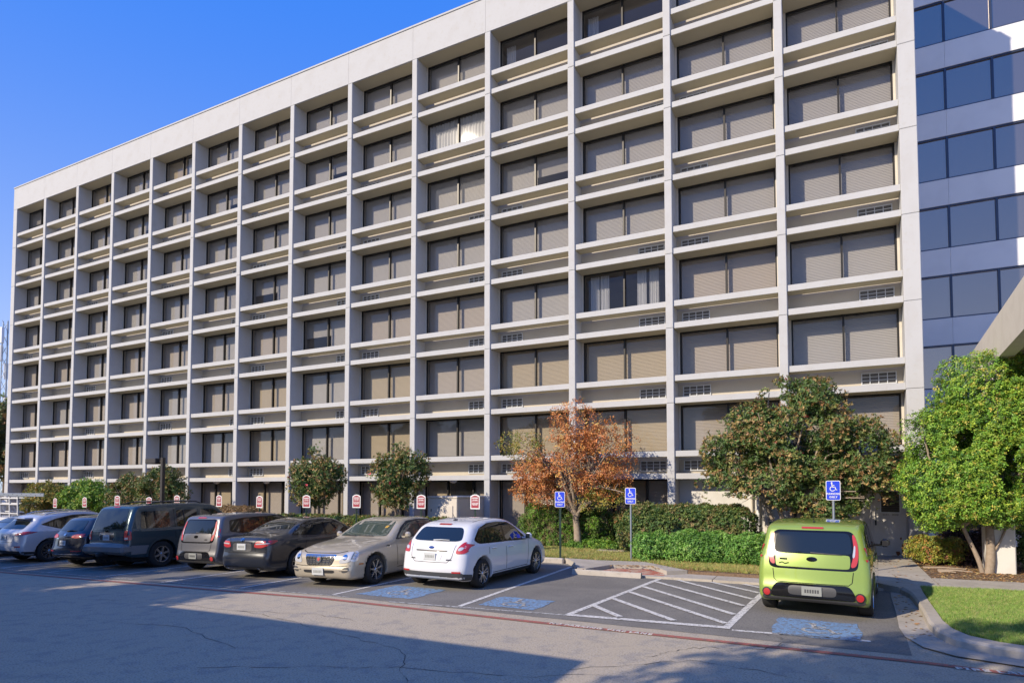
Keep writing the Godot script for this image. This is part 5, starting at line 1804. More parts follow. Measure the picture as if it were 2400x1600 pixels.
func rect(x0: float, y0: float, x1: float, y1: float) -> PackedVector2Array:
	return poly([x0, y0, x1, y0, x1, y1, x0, y1])

func ell(x: float, y: float, rx: float, ry: float, n := 16) -> PackedVector2Array:
	var q := PackedVector2Array()
	for i in n: q.append(Vector2(x + cos(TAU * i / n) * rx, y + sin(TAU * i / n) * ry))
	return q

func new_car(nm: String, label: String, category: String, at: Vector3, turn: float, d: Dictionary) -> Array:
	at.y = gy(at.x)
	var car := thing(nm, label, category, at, turn, "cars parked in the stalls")
	if at.x < -9.5 and at.x > -22.0: car.basis = Basis(Vector3.BACK, 0.024) * car.basis
	var h: Hull = d.hull if d.has("hull") else null
	if h == null:
		h = Hull.new()
		h.L = d.L; h.W = d.W; h.H = d.H; h.belt = d.belt; h.tumble = d.tumble
		for q in ["tap_f", "tap_r", "bow_f", "bow_r", "crown", "k", "sill", "shoulder"]:
			if d.has(q): h.set(q, d[q])
		h.ra = d.wr + 0.055; h.ry = d.wr
		h.axles = [d.xr - d.L * 0.5, d.xf - d.L * 0.5]
		h.setup(poly(d.prof))
		d.hull = h
		d.body = h.body().mesh()
	part(car, "body", d.body, d.paint)
	# dark floor and arch liners
	var u := MB.new()
	u.box(V(-h.L * 0.5 + 0.35, d.wr * 0.62, -h.W * 0.5 + 0.2), V(h.L * 0.5 - 0.35, d.wr * 0.62 + 0.12, h.W * 0.5 - 0.2))
	part(car, "underbody", u.mesh(M.chassis))
	for ax in h.axles:
		var l := MB.new()
		l.box(V(ax - d.wr * 0.9, d.wr * 0.75, -h.W * 0.5 + 0.31), V(ax + d.wr * 0.9, d.wr * 1.9, h.W * 0.5 - 0.31))
		part(car, "arch_liner", l.mesh(M.chassis))
		for s in [-1, 1]:
			wheel(car, V(ax, d.wr, s * (h.W * 0.5 - d.tw * 0.5 - 0.025)), d.wr, d.tw, d.rim)
	var dx: float = -h.L * 0.5
	for s in ["R", "L"]:
		for wpl in d.windows:
			skin(car, h, "side_window", [[s, rnd(sh(wpl, dx))]], d.get("glass", M.car_glass), 0.007)
		if d.has("surround"):
			skin(car, h, "window_surround", [[s, rnd(sh(d.surround, dx))]], d.get("surround_m", M.gloss_black), 0.004)
		for gp in d.get("gaps", []):
			skin(car, h, "panel_gap", [[s, band(gp, 0.014, dx)]], M.gap, 0.003, 0.2)
		for dh in d.get("handles", []):
			var hp := h.hit(s, dh[0] + dx, dh[1], 0.012)
			var hm := MB.new()
			hm.bbox(V(-0.11, -0.018, -0.014), V(0.11, 0.018, 0.014), 0.012)
			part(car, "door_handle", hm.mesh(d.get("handle_m", d.paint)), null, hp)
		if d.has("mirror"):
			var mp := h.hit(s, d.mirror[0] + dx, d.mirror[1], 0.0)
			var sg := 1.0 if s == "R" else -1.0
			var mm := MB.new()
			mm.bbox(V(-0.08, -0.01, 0.10), V(0.05, 0.14, 0.26), 0.045)
			mm.box(V(-0.03, 0.0, -0.03), V(0.02, 0.04, 0.12))
			var mo := part(car, "mirror", mm.mesh(d.get("mirror_m", d.paint)), null, mp)
			mo.scale.z = sg
			part(mo, "mirror_glass", boxmesh(V(-0.084, 0.01, 0.13), V(-0.081, 0.12, 0.24)), M.car_glass)
	skin(car, h, "windshield", [["F", rnd(mirrored(d.windshield))]], d.get("glass", M.car_glass), 0.006)
	skin(car, h, "rear_window", [["B", rnd(mirrored(d.rear_window))]], d.get("rear_glass", M.car_glass), 0.007)
	return [car, h, dx]

# right half given from the centre line: [half width, y, ...] listed bottom to top
func mirrored(a: Array) -> PackedVector2Array:
	var q := PackedVector2Array()
	for i in range(0, a.size(), 2): q.append(Vector2(a[i], a[i + 1]))
	for i in range(a.size() - 2, -1, -2): q.append(Vector2(-a[i], a[i + 1]))
	return q

func both(car: Node3D, h: Hull, nm: String, pl: PackedVector2Array, m: Material, view := "B", off := 0.008, side_pl = null):
	for s in [1, -1]:
		var vs := [[view, pl if s == 1 else mir(pl)]]
		if side_pl != null: vs.append(["R" if s == 1 else "L", side_pl])
		skin(car, h, nm, vs, m, off, 0.07)

func plate(car: Node3D, h: Hull, view: String, y: float, m: Material, w := 0.155, hh := 0.078, a := 0.0):
	var p := h.hit(view, a, y, 0.015)
	var n := h.grad(p).normalized()
	n.y *= 0.3
	n = n.normalized()
	var b := MB.new()
	b.bbox(V(-w, -hh, -0.006), V(w, hh, 0.006), 0.004)
	var o := part(car, "license_plate", b.mesh(m), null, p)
	var x := Vector3.UP.cross(n).normalized()
	o.basis = Basis(x, n.cross(x).normalized(), n)
	var q := MB.new()
	for i in 6: q.box(V(-w * 0.7 + i * w * 0.25, -hh * 0.4, 0.006), V(-w * 0.7 + i * w * 0.25 + w * 0.16, hh * 0.35, 0.008))
	part(o, "characters", q.mesh(M.plate_dark if m == M.plate else M.grey_plastic))

func soul(nm: String, label: String, at: Vector3, turn: float, d: Dictionary, pm: Material, two_tone: bool):
	d.paint = pm
	var r := new_car(nm, label, "car", at, turn, d)
	var car: Node3D = r[0]; var h: Hull = r[1]; var dx: float = r[2]
	# black tailgate surround, painted panel in it, tall lamps
	skin(car, h, "tailgate_surround", [["B", rnd(mirrored([0.60, 0.80, 0.685, 0.84, 0.70, 1.0, 0.66, 1.36, 0.58, 1.455]))]], M.gloss_black, 0.003)
	skin(car, h, "tailgate_panel", [["B", rnd(mirrored([0.545, 0.835, 0.575, 0.87, 0.575, 1.03, 0.545, 1.06]))]], pm, 0.009)
	both(car, h, "tail_light", rnd(poly([0.575, 0.86, 0.665, 0.88, 0.70, 1.05, 0.685, 1.25, 0.635, 1.40, 0.60, 1.40, 0.625, 1.2, 0.62, 1.03])), M.lamp_red, "B", 0.012, rnd(sh([0.08, 0.92, 0.20, 0.98, 0.27, 1.2, 0.30, 1.38, 0.2, 1.38, 0.12, 1.1], dx)))
	both(car, h, "reverse_light", rnd(poly([0.605, 1.02, 0.645, 1.03, 0.655, 1.20, 0.635, 1.24, 0.622, 1.15])), M.lamp_clear, "B", 0.016)
	skin(car, h, "tailgate_gap", [["B", band([-0.62, 0.79, -0.60, 0.62, -0.55, 0.575, 0.55, 0.575, 0.60, 0.62, 0.62, 0.79], 0.012)]], M.gap, 0.003)
	# bumper: black insert, plate bay, round reflectors, lower lip
	skin(car, h, "bumper_insert", [["B", rnd(mirrored([0.66, 0.32, 0.64, 0.44, 0.56, 0.565]))]], M.gloss_black, 0.006)
	skin(car, h, "plate_bay", [["B", rnd(mirrored([0.32, 0.37, 0.37, 0.40, 0.37, 0.50, 0.32, 0.53]))]], M.grey_plastic, 0.010)
	plate(car, h, "B", 0.45, M.plate_dark)
	skin(car, h, "lower_lip", [["B", rnd(mirrored([0.74, 0.245, 0.80, 0.30, 0.78, 0.335, 0.60, 0.315]))]], M.grey_plastic, 0.012)
	for s in [1, -1]:
		skin(car, h, "reflector_ring", [["B", ell(0.715 * s, 0.385, 0.078, 0.082)]], M.trim_black, 0.016)
		skin(car, h, "reflector", [["B", ell(0.715 * s, 0.385, 0.055, 0.06)]], M.lamp_red, 0.024)
	skin(car, h, "brake_light", [["B", rect(-0.17, 1.485, 0.17, 1.512)]], M.lamp_red, 0.012)
	var wp := MB.new()
	wp.tube([h.hit("B", -0.02, 1.085, 0.02), h.hit("B", 0.2, 1.075, 0.025), h.hit("B", 0.45, 1.065, 0.02)], [0.014, 0.010, 0.007], 6)
	part(car, "wiper", wp.mesh(M.grey_plastic))
	var an := MB.new()
	var ap := h.hit("T", 0.55 + dx, 0.0, 0.0)
	an.tube([ap, ap + V(-0.10, 0.24, 0)], [0.007, 0.003], 5)
	an.bbox(ap + V(-0.04, 0, -0.02), ap + V(0.04, 0.02, 0.02), 0.008)
	part(car, "antenna", an.mesh(M.trim_black))
	skin(car, h, "badge", [["B", ell(0, 0.975, 0.085, 0.04)]], M.gloss_black, 0.013)
	flat_text(car, h, "KIA", "B", 0.0, 0.975, 0.05, M.chrome, "badge_lettering")
	if two_tone:
		skin(car, h, "badge", [["B", rect(-0.51, 0.945, -0.385, 0.975)]], M.gap, 0.011)
		skin(car, h, "badge", [["B", band([-0.52, 0.885, -0.47, 0.905, -0.42, 0.88, -0.36, 0.90], 0.018)]], M.gap, 0.011)
	else:
		skin(car, h, "badge", [["B", rect(0.36, 0.885, 0.46, 0.91)]], M.chrome, 0.011)
	for s in ["R", "L"]:
		skin(car, h, "arch_trim", [[s, band(arc(d.xr, d.wr, h.ra + 0.012), 0.05, dx)], [s, band(arc(d.xf, d.wr, h.ra + 0.012), 0.05, dx)]], M.trim_black, 0.008)
		skin(car, h, "sill_trim", [[s, sh([1.12, 0.23, 2.9, 0.23, 2.9, 0.33, 1.12, 0.33], dx)]], M.trim_black, 0.006)
	skin(car, h, "grille", [["F", rnd(mirrored([0.5, 0.72, 0.55, 0.78, 0.5, 0.82]))]], M.gloss_black, 0.006)
	both(car, h, "headlight", rnd(poly([0.5, 0.70, 0.74, 0.74, 0.76, 0.88, 0.55, 0.84])), M.lamp_clear, "F")

func arc(x: float, y: float, r: float) -> Array:
	var q := []
	for i in 15:
		var a := PI * (1.08 - 1.16 * i / 14.0)
		q.append(x + cos(a) * r); q.append(y + sin(a) * r)
	return q

func roof_rails(car: Node3D, h: Hull, x0: float, x1: float, z: float, lift: float, m: Material, nm := "roof_rail"):
	for s in [1, -1]:
		var b := MB.new()
		var pts := []
		var rad := []
		for i in 9:
			var t := i / 8.0
			var p := h.hit("T", lerpf(x0, x1, t), z * s, 0.0)
			pts.append(p + V(0, lift if i > 0 and i < 8 else 0.0, 0)); rad.append(0.018)
		b.tube(pts, rad, 6)
		part(car, nm, b.mesh(m))

func make_cars():
	var soul_d := {"L": 4.14, "W": 1.80, "H": 1.60, "belt": 1.02, "tumble": 0.20, "wr": 0.33, "xr": 0.71, "xf": 3.28, "tw": 0.22, "rim": "split5", "bow_r": 0.10, "bow_f": 0.2, "k": 0.095, "tap_r": 0.05, "sill": 0.05,
		"prof": [0.16, 0.24, 0.02, 0.30, -0.02, 0.46, 0.03, 0.62, 0.06, 0.82, 0.10, 1.00, 0.20, 1.28, 0.28, 1.50, 0.42, 1.575, 1.2, 1.615, 2.0, 1.60, 2.5, 1.53, 2.9, 1.30, 3.28, 1.06, 3.6, 1.01, 3.95, 0.92, 4.12, 0.76, 4.16, 0.5, 4.12, 0.26, 3.9, 0.2, 0.4, 0.2],
		"windows": [[0.58, 1.13, 0.86, 1.08, 0.90, 1.40, 0.62, 1.38], [0.98, 1.07, 1.78, 1.04, 1.80, 1.46, 1.0, 1.43], [1.87, 1.04, 2.95, 1.02, 2.55, 1.38, 2.35, 1.47, 1.89, 1.48]],
		"surround": [0.52, 1.10, 1.0, 1.03, 3.05, 0.99, 2.58, 1.42, 2.36, 1.51, 1.0, 1.47, 0.55, 1.42],
		"gaps": [[1.84, 0.36, 1.82, 1.05], [0.98, 0.75, 1.0, 1.07], [2.98, 0.36, 3.0, 0.98], [1.1, 0.35, 2.98, 0.34]], "handles": [[1.22, 0.90], [2.05, 0.88]], "mirror": [2.80, 1.03], "mirror_m": M.gloss_black,
		"windshield": [0.66, 1.09, 0.60, 1.30, 0.54, 1.49], "rear_window": [0.56, 1.075, 0.60, 1.10, 0.58, 1.33, 0.54, 1.42]}
	soul("boxy_hatchback", "lime green boxy hatchback with tall red tail lamps in the accessible stall", V(-0.16, 0, -13.83), PI * 0.5 - 0.08, soul_d, M.paint_green, true)
	print("car ", Time.get_ticks_msec())
	soul("boxy_hatchback", "metallic grey boxy hatchback between dark sedan and tall dark utility vehicle", V(-15.82, 0, -13.65), PI * 0.5, soul_d.duplicate(), M.paint_grey, false)
	focus()
	gold_sedan()
	dark_sedan()
	big_suv()
	silver_crossover()
	navy_crossover()
	far_sedan()

func focus():
	var d := {"L": 4.36, "W": 1.82, "H": 1.475, "belt": 0.93, "tumble": 0.36, "wr": 0.318, "xr": 0.81, "xf": 3.46, "tw": 0.215, "rim": "split5", "bow_r": 0.22, "bow_f": 0.28, "k": 0.15, "tap_r": 0.13, "tap_f": 0.14, "paint": M.paint_white_car, "sill": 0.06,
		"prof": [0.14, 0.22, 0.03, 0.28, -0.01, 0.45, 0.03, 0.60, 0.06, 0.78, 0.12, 0.92, 0.20, 1.0, 0.42, 1.2, 0.58, 1.345, 0.80, 1.415, 1.3, 1.465, 1.9, 1.485, 2.35, 1.43, 2.8, 1.22, 3.3, 0.985, 3.5, 0.955, 4.0, 0.83, 4.26, 0.68, 4.37, 0.48, 4.32, 0.24, 4.1, 0.19, 0.4, 0.19],
		"windows": [[0.62, 1.06, 0.72, 1.0, 1.02, 0.985, 1.04, 1.29, 0.92, 1.26], [1.09, 0.985, 1.78, 0.965, 1.80, 1.36, 1.30, 1.355, 1.10, 1.31], [1.86, 0.963, 2.86, 0.945, 2.45, 1.21, 2.15, 1.34, 1.88, 1.365]],
		"surround": [0.55, 1.05, 0.70, 0.965, 2.95, 0.915, 2.5, 1.24, 2.2, 1.37, 1.7, 1.40, 1.25, 1.385, 0.85, 1.29],
		"gaps": [[1.83, 0.32, 1.83, 0.97], [1.05, 0.72, 1.08, 0.985], [2.92, 0.33, 2.98, 0.92], [1.2, 0.30, 2.92, 0.30]], "handles": [[1.26, 0.84], [2.05, 0.81]], "mirror": [2.72, 0.95],
		"windshield": [0.68, 1.01, 0.60, 1.22, 0.52, 1.39], "rear_window": [0.52, 1.035, 0.63, 1.06, 0.57, 1.24, 0.50, 1.315], "glass": M.car_glass}
	var r := new_car("hatchback", "white five-door hatchback with large red tail lamps next to gold sedan", "car", V(-7.66, 0, -13.38), PI * 0.5 - 0.02, d)
	var car: Node3D = r[0]; var h: Hull = r[1]; var dx: float = r[2]
	both(car, h, "tail_light", rnd(poly([0.60, 0.78, 0.80, 0.79, 0.90, 0.95, 0.72, 1.04, 0.66, 0.98, 0.60, 0.86])), M.lamp_red, "B", 0.009, rnd(sh([0.10, 0.80, 0.24, 0.80, 0.36, 0.92, 0.58, 0.96, 0.30, 1.0, 0.14, 0.98], dx)))
	both(car, h, "reverse_light", rnd(poly([0.62, 0.85, 0.72, 0.85, 0.76, 0.92, 0.66, 0.93])), M.lamp_clear, "B", 0.014)
	skin(car, h, "tailgate_gap", [["B", band([-0.56, 0.96, -0.52, 0.70, -0.42, 0.60, 0.42, 0.60, 0.52, 0.70, 0.56, 0.96], 0.011)]], M.gap, 0.003)
	skin(car, h, "bumper_lower", [["B", rnd(mirrored([0.74, 0.22, 0.86, 0.30, 0.86, 0.37, 0.6, 0.395]))], ["R", sh([0.05, 0.22, 0.42, 0.22, 0.40, 0.34, 0.05, 0.38], dx)], ["L", sh([0.05, 0.22, 0.42, 0.22, 0.40, 0.34, 0.05, 0.38], dx)]], M.grey_plastic, 0.007)
	both(car, h, "reflector", rect(0.55, 0.385, 0.74, 0.42), M.lamp_red, "B", 0.012)
	skin(car, h, "chrome_strip", [["B", rect(-0.40, 0.825, 0.40, 0.855)]], M.grey_plastic, 0.012)
	skin(car, h, "plate_bay", [["B", rnd(mirrored([0.27, 0.64, 0.29, 0.80]))]], M.paint_white_car, 0.006)
	plate(car, h, "B", 0.72, M.plate)
	skin(car, h, "badge", [["B", ell(0, 0.905, 0.066, 0.027)]], M.badge_blue, 0.012)
	flat_text(car, h, "Ford", "B", 0, 0.905, 0.03, M.chrome, "badge_lettering")
	skin(car, h, "brake_light", [["B", rect(-0.16, 1.365, 0.16, 1.39)]], M.lamp_red, 0.012)
	skin(car, h, "badge", [["B", rect(-0.52, 0.655, -0.40, 0.675)]], M.gap, 0.008)
	skin(car, h, "badge", [["B", rect(0.40, 0.645, 0.52, 0.67)]], M.chrome, 0.008)
	var wp := MB.new()
	wp.tube([h.hit("B", -0.03, 1.05, 0.015), h.hit("B", 0.16, 1.065, 0.025), h.hit("B", 0.36, 1.06, 0.02)], [0.016, 0.011, 0.007], 6)
	part(car, "wiper", wp.mesh(M.plate))
	var an := MB.new()
	var ap := h.hit("T", 1.05 + dx, 0.0, 0.0)
	an.bbox(ap + V(-0.06, -0.01, -0.03), ap + V(0.06, 0.025, 0.03), 0.01)
	an.tube([ap, ap + V(-0.12, 0.16, 0)], [0.008, 0.004], 5)
	part(car, "antenna", an.mesh(M.trim_black))
	for s in ["R", "L"]:
		skin(car, h, "sill_trim", [[s, sh([1.2, 0.19, 3.08, 0.19, 3.08, 0.265, 1.2, 0.265], dx)]], M.trim_black, 0.006)
		skin(car, h, "roof_ditch", [["T", sh([0.95, (0.50 if s == "R" else -0.50), 2.2, (0.535 if s == "R" else -0.535), 2.2, (0.555 if s == "R" else -0.555), 0.95, (0.52 if s == "R" else -0.52)], dx)]], M.trim_black, 0.003)
	skin(car, h, "placard", [["R", sh([2.45, 0.97, 2.62, 0.965, 2.60, 1.05, 2.46, 1.06], dx)]], M.sign_blue, 0.009)
	skin(car, h, "grille", [["F", rnd(mirrored([0.5, 0.3, 0.55, 0.45, 0.5, 0.5]))]], M.gloss_black)
	both(car, h, "headlight", rnd(poly([0.55, 0.66, 0.82, 0.72, 0.80, 0.82, 0.6, 0.74])), M.lamp_clear, "F")

func gold_sedan():
	var d := {"L": 4.99, "W": 1.845, "H": 1.46, "belt": 0.96, "tumble": 0.42, "wr": 0.335, "xr": 1.12, "xf": 4.075, "tw": 0.235, "rim": "seven", "bow_r": 0.12, "bow_f": 0.15, "k": 0.13, "tap_f": 0.10, "paint": M.paint_gold,
		"prof": [0.14, 0.24, 0.02, 0.32, 0.0, 0.6, 0.04, 0.93, 0.12, 1.03, 0.70, 1.075, 0.95, 1.14, 1.45, 1.40, 1.75, 1.455, 2.3, 1.47, 2.75, 1.41, 3.15, 1.20, 3.52, 1.015, 3.7, 0.995, 4.3, 0.925, 4.78, 0.82, 4.92, 0.72, 4.96, 0.5, 4.99, 0.42, 4.95, 0.22, 4.7, 0.19, 0.4, 0.2],
		"windows": [[1.0, 1.06, 1.3, 1.03, 1.38, 1.27, 1.26, 1.25], [1.36, 1.03, 2.12, 1.0, 2.12, 1.36, 1.72, 1.36, 1.46, 1.30], [2.20, 1.0, 3.22, 0.985, 2.86, 1.21, 2.58, 1.345, 2.20, 1.365]],
		"surround": [0.92, 1.03, 3.32, 0.955, 2.92, 1.24, 2.60, 1.375, 2.1, 1.395, 1.6, 1.38, 1.2, 1.26], "surround_m": M.trim_black,
		"gaps": [[2.16, 0.34, 2.16, 1.0], [1.30, 0.72, 1.36, 1.03], [3.28, 0.36, 3.30, 0.96], [1.5, 0.32, 3.3, 0.32]], "handles": [[1.52, 0.90], [2.40, 0.88]], "mirror": [3.05, 0.985],
		"windshield": [0.70, 1.045, 0.62, 1.22, 0.55, 1.375], "rear_window": [0.6, 1.12, 0.52, 1.36], "glass": M.car_glass_green}
	var r := new_car("sedan", "champagne gold sedan backed in with chrome grille and cracked lower lip", "car", V(-10.2, 0, -12.95), -PI * 0.5 + 0.03, d)
	var car: Node3D = r[0]; var h: Hull = r[1]; var dx: float = r[2]
	skin(car, h, "grille_frame", [["F", rnd(mirrored([0.33, 0.50, 0.36, 0.53, 0.44, 0.725, 0.42, 0.738]), 1)]], M.chrome, 0.006)
	skin(car, h, "grille", [["F", rnd(mirrored([0.31, 0.52, 0.34, 0.54, 0.415, 0.722]), 1)]], M.trim_black, 0.009)
	for i in 4:
		var y := 0.56 + i * 0.045
		skin(car, h, "grille_bar", [["F", rect(-0.335 - i * 0.022, y, 0.335 + i * 0.022, y + 0.016)]], M.chrome, 0.014)
	for i in 7:
		var x := -0.27 + i * 0.09
		skin(car, h, "grille_bar", [["F", poly([x - 0.006, 0.53, x + 0.006, 0.53, x * 1.18 + 0.006, 0.72, x * 1.18 - 0.006, 0.72])]], M.chrome, 0.015)
	skin(car, h, "badge_ring", [["F", ell(0, 0.63, 0.088, 0.088, 20)]], M.chrome, 0.020)
	skin(car, h, "badge", [["F", ell(0, 0.63, 0.066, 0.066, 20)]], M.grey_plastic, 0.024)
	skin(car, h, "badge_shield", [["F", poly([-0.035, 0.665, 0.035, 0.665, 0.03, 0.62, 0, 0.59, -0.03, 0.62])]], M.lamp_red, 0.028)
	both(car, h, "headlight", rnd(poly([0.52, 0.545, 0.72, 0.56, 0.80, 0.60, 0.80, 0.80, 0.66, 0.78, 0.56, 0.66])), M.lamp_clear, "F", 0.009, rnd(sh([4.72, 0.58, 4.86, 0.58, 4.84, 0.74, 4.66, 0.80, 4.60, 0.80], dx)))
	both(car, h, "headlight_bulb", ell(0.66, 0.68, 0.055, 0.06), M.chrome, "F", 0.015)
	skin(car, h, "bumper_intake", [["F", rnd(mirrored([0.42, 0.335, 0.44, 0.40]))]], M.trim_black, 0.006)
	both(car, h, "fog_recess", rnd(poly([0.60, 0.34, 0.76, 0.36, 0.78, 0.47, 0.64, 0.46])), M.grey_plastic, "F", 0.006)
	both(car, h, "fog_bar", rect(0.54, 0.395, 0.77, 0.42), M.paint_gold, "F", 0.016)
	plate(car, h, "F", 0.37, M.plate, 0.16, 0.08)
	skin(car, h, "bumper_line", [["F", band([-0.80, 0.50, -0.5, 0.487, 0.5, 0.487, 0.80, 0.50], 0.012)]], M.gap, 0.003)
	skin(car, h, "hood_gap", [["F", band([-0.62, 0.80, -0.45, 0.765, 0.45, 0.765, 0.62, 0.80], 0.012)]], M.gap, 0.003)
	for s in ["R", "L"]:
		skin(car, h, "side_marker", [[s, rect(4.52 + dx, 0.50, 4.66 + dx, 0.535)]], M.lamp_amber, 0.008)
		skin(car, h, "fender_vent", [[s, rnd(sh([3.55, 0.80, 3.72, 0.82, 3.70, 0.86, 3.54, 0.85], dx), 1)]], M.chrome, 0.008)
		skin(car, h, "fender_vent", [[s, sh([3.57, 0.812, 3.70, 0.826, 3.69, 0.834, 3.56, 0.822], dx)]], M.gap, 0.011)
	for q in [[-0.35, 0.1], [0.15, 0.55]]:
		var wp := MB.new()
		wp.tube([h.hit("F", q[0], 1.05, 0.02), h.hit("F", (q[0] + q[1]) * 0.5, 1.055, 0.024), h.hit("F", q[1], 1.06, 0.018)], [0.012, 0.01, 0.007], 6)
		part(car, "wiper", wp.mesh(M.trim_black))
	skin(car, h, "permit_sticker", [["F", rect(-0.50, 1.22, -0.42, 1.27)]], M.amber_paper, 0.010)
	both(car, h, "tail_light", rnd(poly([0.72, 0.55, 0.82, 0.55, 0.82, 0.9, 0.74, 0.9])), M.lamp_red, "B")

func dark_sedan():
	var d := {"L": 4.81, "W": 1.82, "H": 1.465, "belt": 0.95, "tumble": 0.42, "wr": 0.33, "xr": 1.08, "xf": 3.855, "tw": 0.215, "rim": "ten", "bow_r": 0.15, "bow_f": 0.2, "k": 0.14, "tap_r": 0.11, "paint": M.paint_charcoal,
		"prof": [0.16, 0.24, 0.03, 0.32, -0.01, 0.55, 0.05, 0.72, 0.05, 0.95, 0.14, 1.05, 0.55, 1.085, 0.85, 1.14, 1.40, 1.39, 1.75, 1.455, 2.3, 1.475, 2.7, 1.42, 3.1, 1.21, 3.5, 1.01, 3.7, 0.98, 4.3, 0.88, 4.65, 0.74, 4.79, 0.6, 4.81, 0.42, 4.75, 0.22, 4.5, 0.19, 0.4, 0.2],
		"windows": [[1.0, 1.08, 1.32, 1.04, 1.38, 1.26, 1.24, 1.24], [1.40, 1.035, 2.05, 1.01, 2.05, 1.37, 1.72, 1.36, 1.46, 1.29], [2.12, 1.01, 3.12, 0.985, 2.78, 1.22, 2.5, 1.35, 2.12, 1.375]],
		"surround": [0.90, 1.05, 3.24, 0.955, 2.84, 1.25, 2.54, 1.385, 2.1, 1.405, 1.6, 1.39, 1.18, 1.26], "surround_m": M.gloss_black,
		"gaps": [[2.09, 0.34, 2.09, 1.0], [1.28, 0.72, 1.38, 1.03], [3.18, 0.36, 3.2, 0.96], [1.5, 0.32, 3.2, 0.32]], "handles": [[1.52, 0.90], [2.35, 0.88]], "mirror": [2.98, 0.98],
		"windshield": [0.68, 1.04, 0.60, 1.22, 0.54, 1.38], "rear_window": [0.62, 1.13, 0.58, 1.26, 0.52, 1.37]}
	var r := new_car("sedan", "charcoal grey sedan parked nose in with wide red tail lamps", "car", V(-13.12, 0, -13.3), PI * 0.5, d)
	var car: Node3D = r[0]; var h: Hull = r[1]; var dx: float = r[2]
	both(car, h, "tail_light", rnd(poly([0.40, 0.80, 0.62, 0.78, 0.86, 0.86, 0.86, 0.955, 0.46, 0.945])), M.lamp_red, "B", 0.008, rnd(sh([0.07, 0.84, 0.30, 0.88, 0.46, 0.95, 0.30, 0.965, 0.08, 0.955], dx)))
	both(car, h, "reverse_light", rnd(poly([0.46, 0.86, 0.82, 0.885, 0.82, 0.905, 0.47, 0.895])), M.lamp_clear, "B", 0.013)
	skin(car, h, "plate_bay", [["B", rnd(mirrored([0.30, 0.70, 0.34, 0.74, 0.33, 0.90]))]], M.grey_plastic, 0.005)
	plate(car, h, "B", 0.81, M.plate)
	skin(car, h, "chrome_strip", [["B", rect(-0.34, 0.905, 0.34, 0.93)]], M.chrome, 0.010)
	skin(car, h, "badge_ring", [["B", ell(0, 0.975, 0.07, 0.05)]], M.chrome, 0.012)
	skin(car, h, "badge", [["B", ell(0, 0.975, 0.05, 0.034)]], M.gloss_black, 0.015)
	skin(car, h, "badge_bar", [["B", ell(0, 0.975, 0.018, 0.032)]], M.chrome, 0.018)
	skin(car, h, "bumper_line", [["B", band([-0.82, 0.70, -0.5, 0.665, 0.5, 0.665, 0.82, 0.70], 0.012)]], M.gap, 0.003)
	skin(car, h, "bumper_valance", [["B", rnd(mirrored([0.66, 0.24, 0.70, 0.31]))]], M.trim_black, 0.006)
	skin(car, h, "trunk_gap", [["B", band([-0.46, 0.70, -0.42, 0.93, -0.6, 1.06], 0.010)], ["B", band([0.46, 0.70, 0.42, 0.93, 0.6, 1.06], 0.010)]], M.gap, 0.003)
	both(car, h, "exhaust", ell(0.55, 0.27, 0.04, 0.03), M.chrome, "B", 0.02)
	skin(car, h, "grille", [["F", rnd(mirrored([0.45, 0.55, 0.5, 0.68]))]], M.gloss_black)
	both(car, h, "headlight", rnd(poly([0.5, 0.62, 0.78, 0.66, 0.76, 0.78, 0.55, 0.74])), M.lamp_clear, "F")

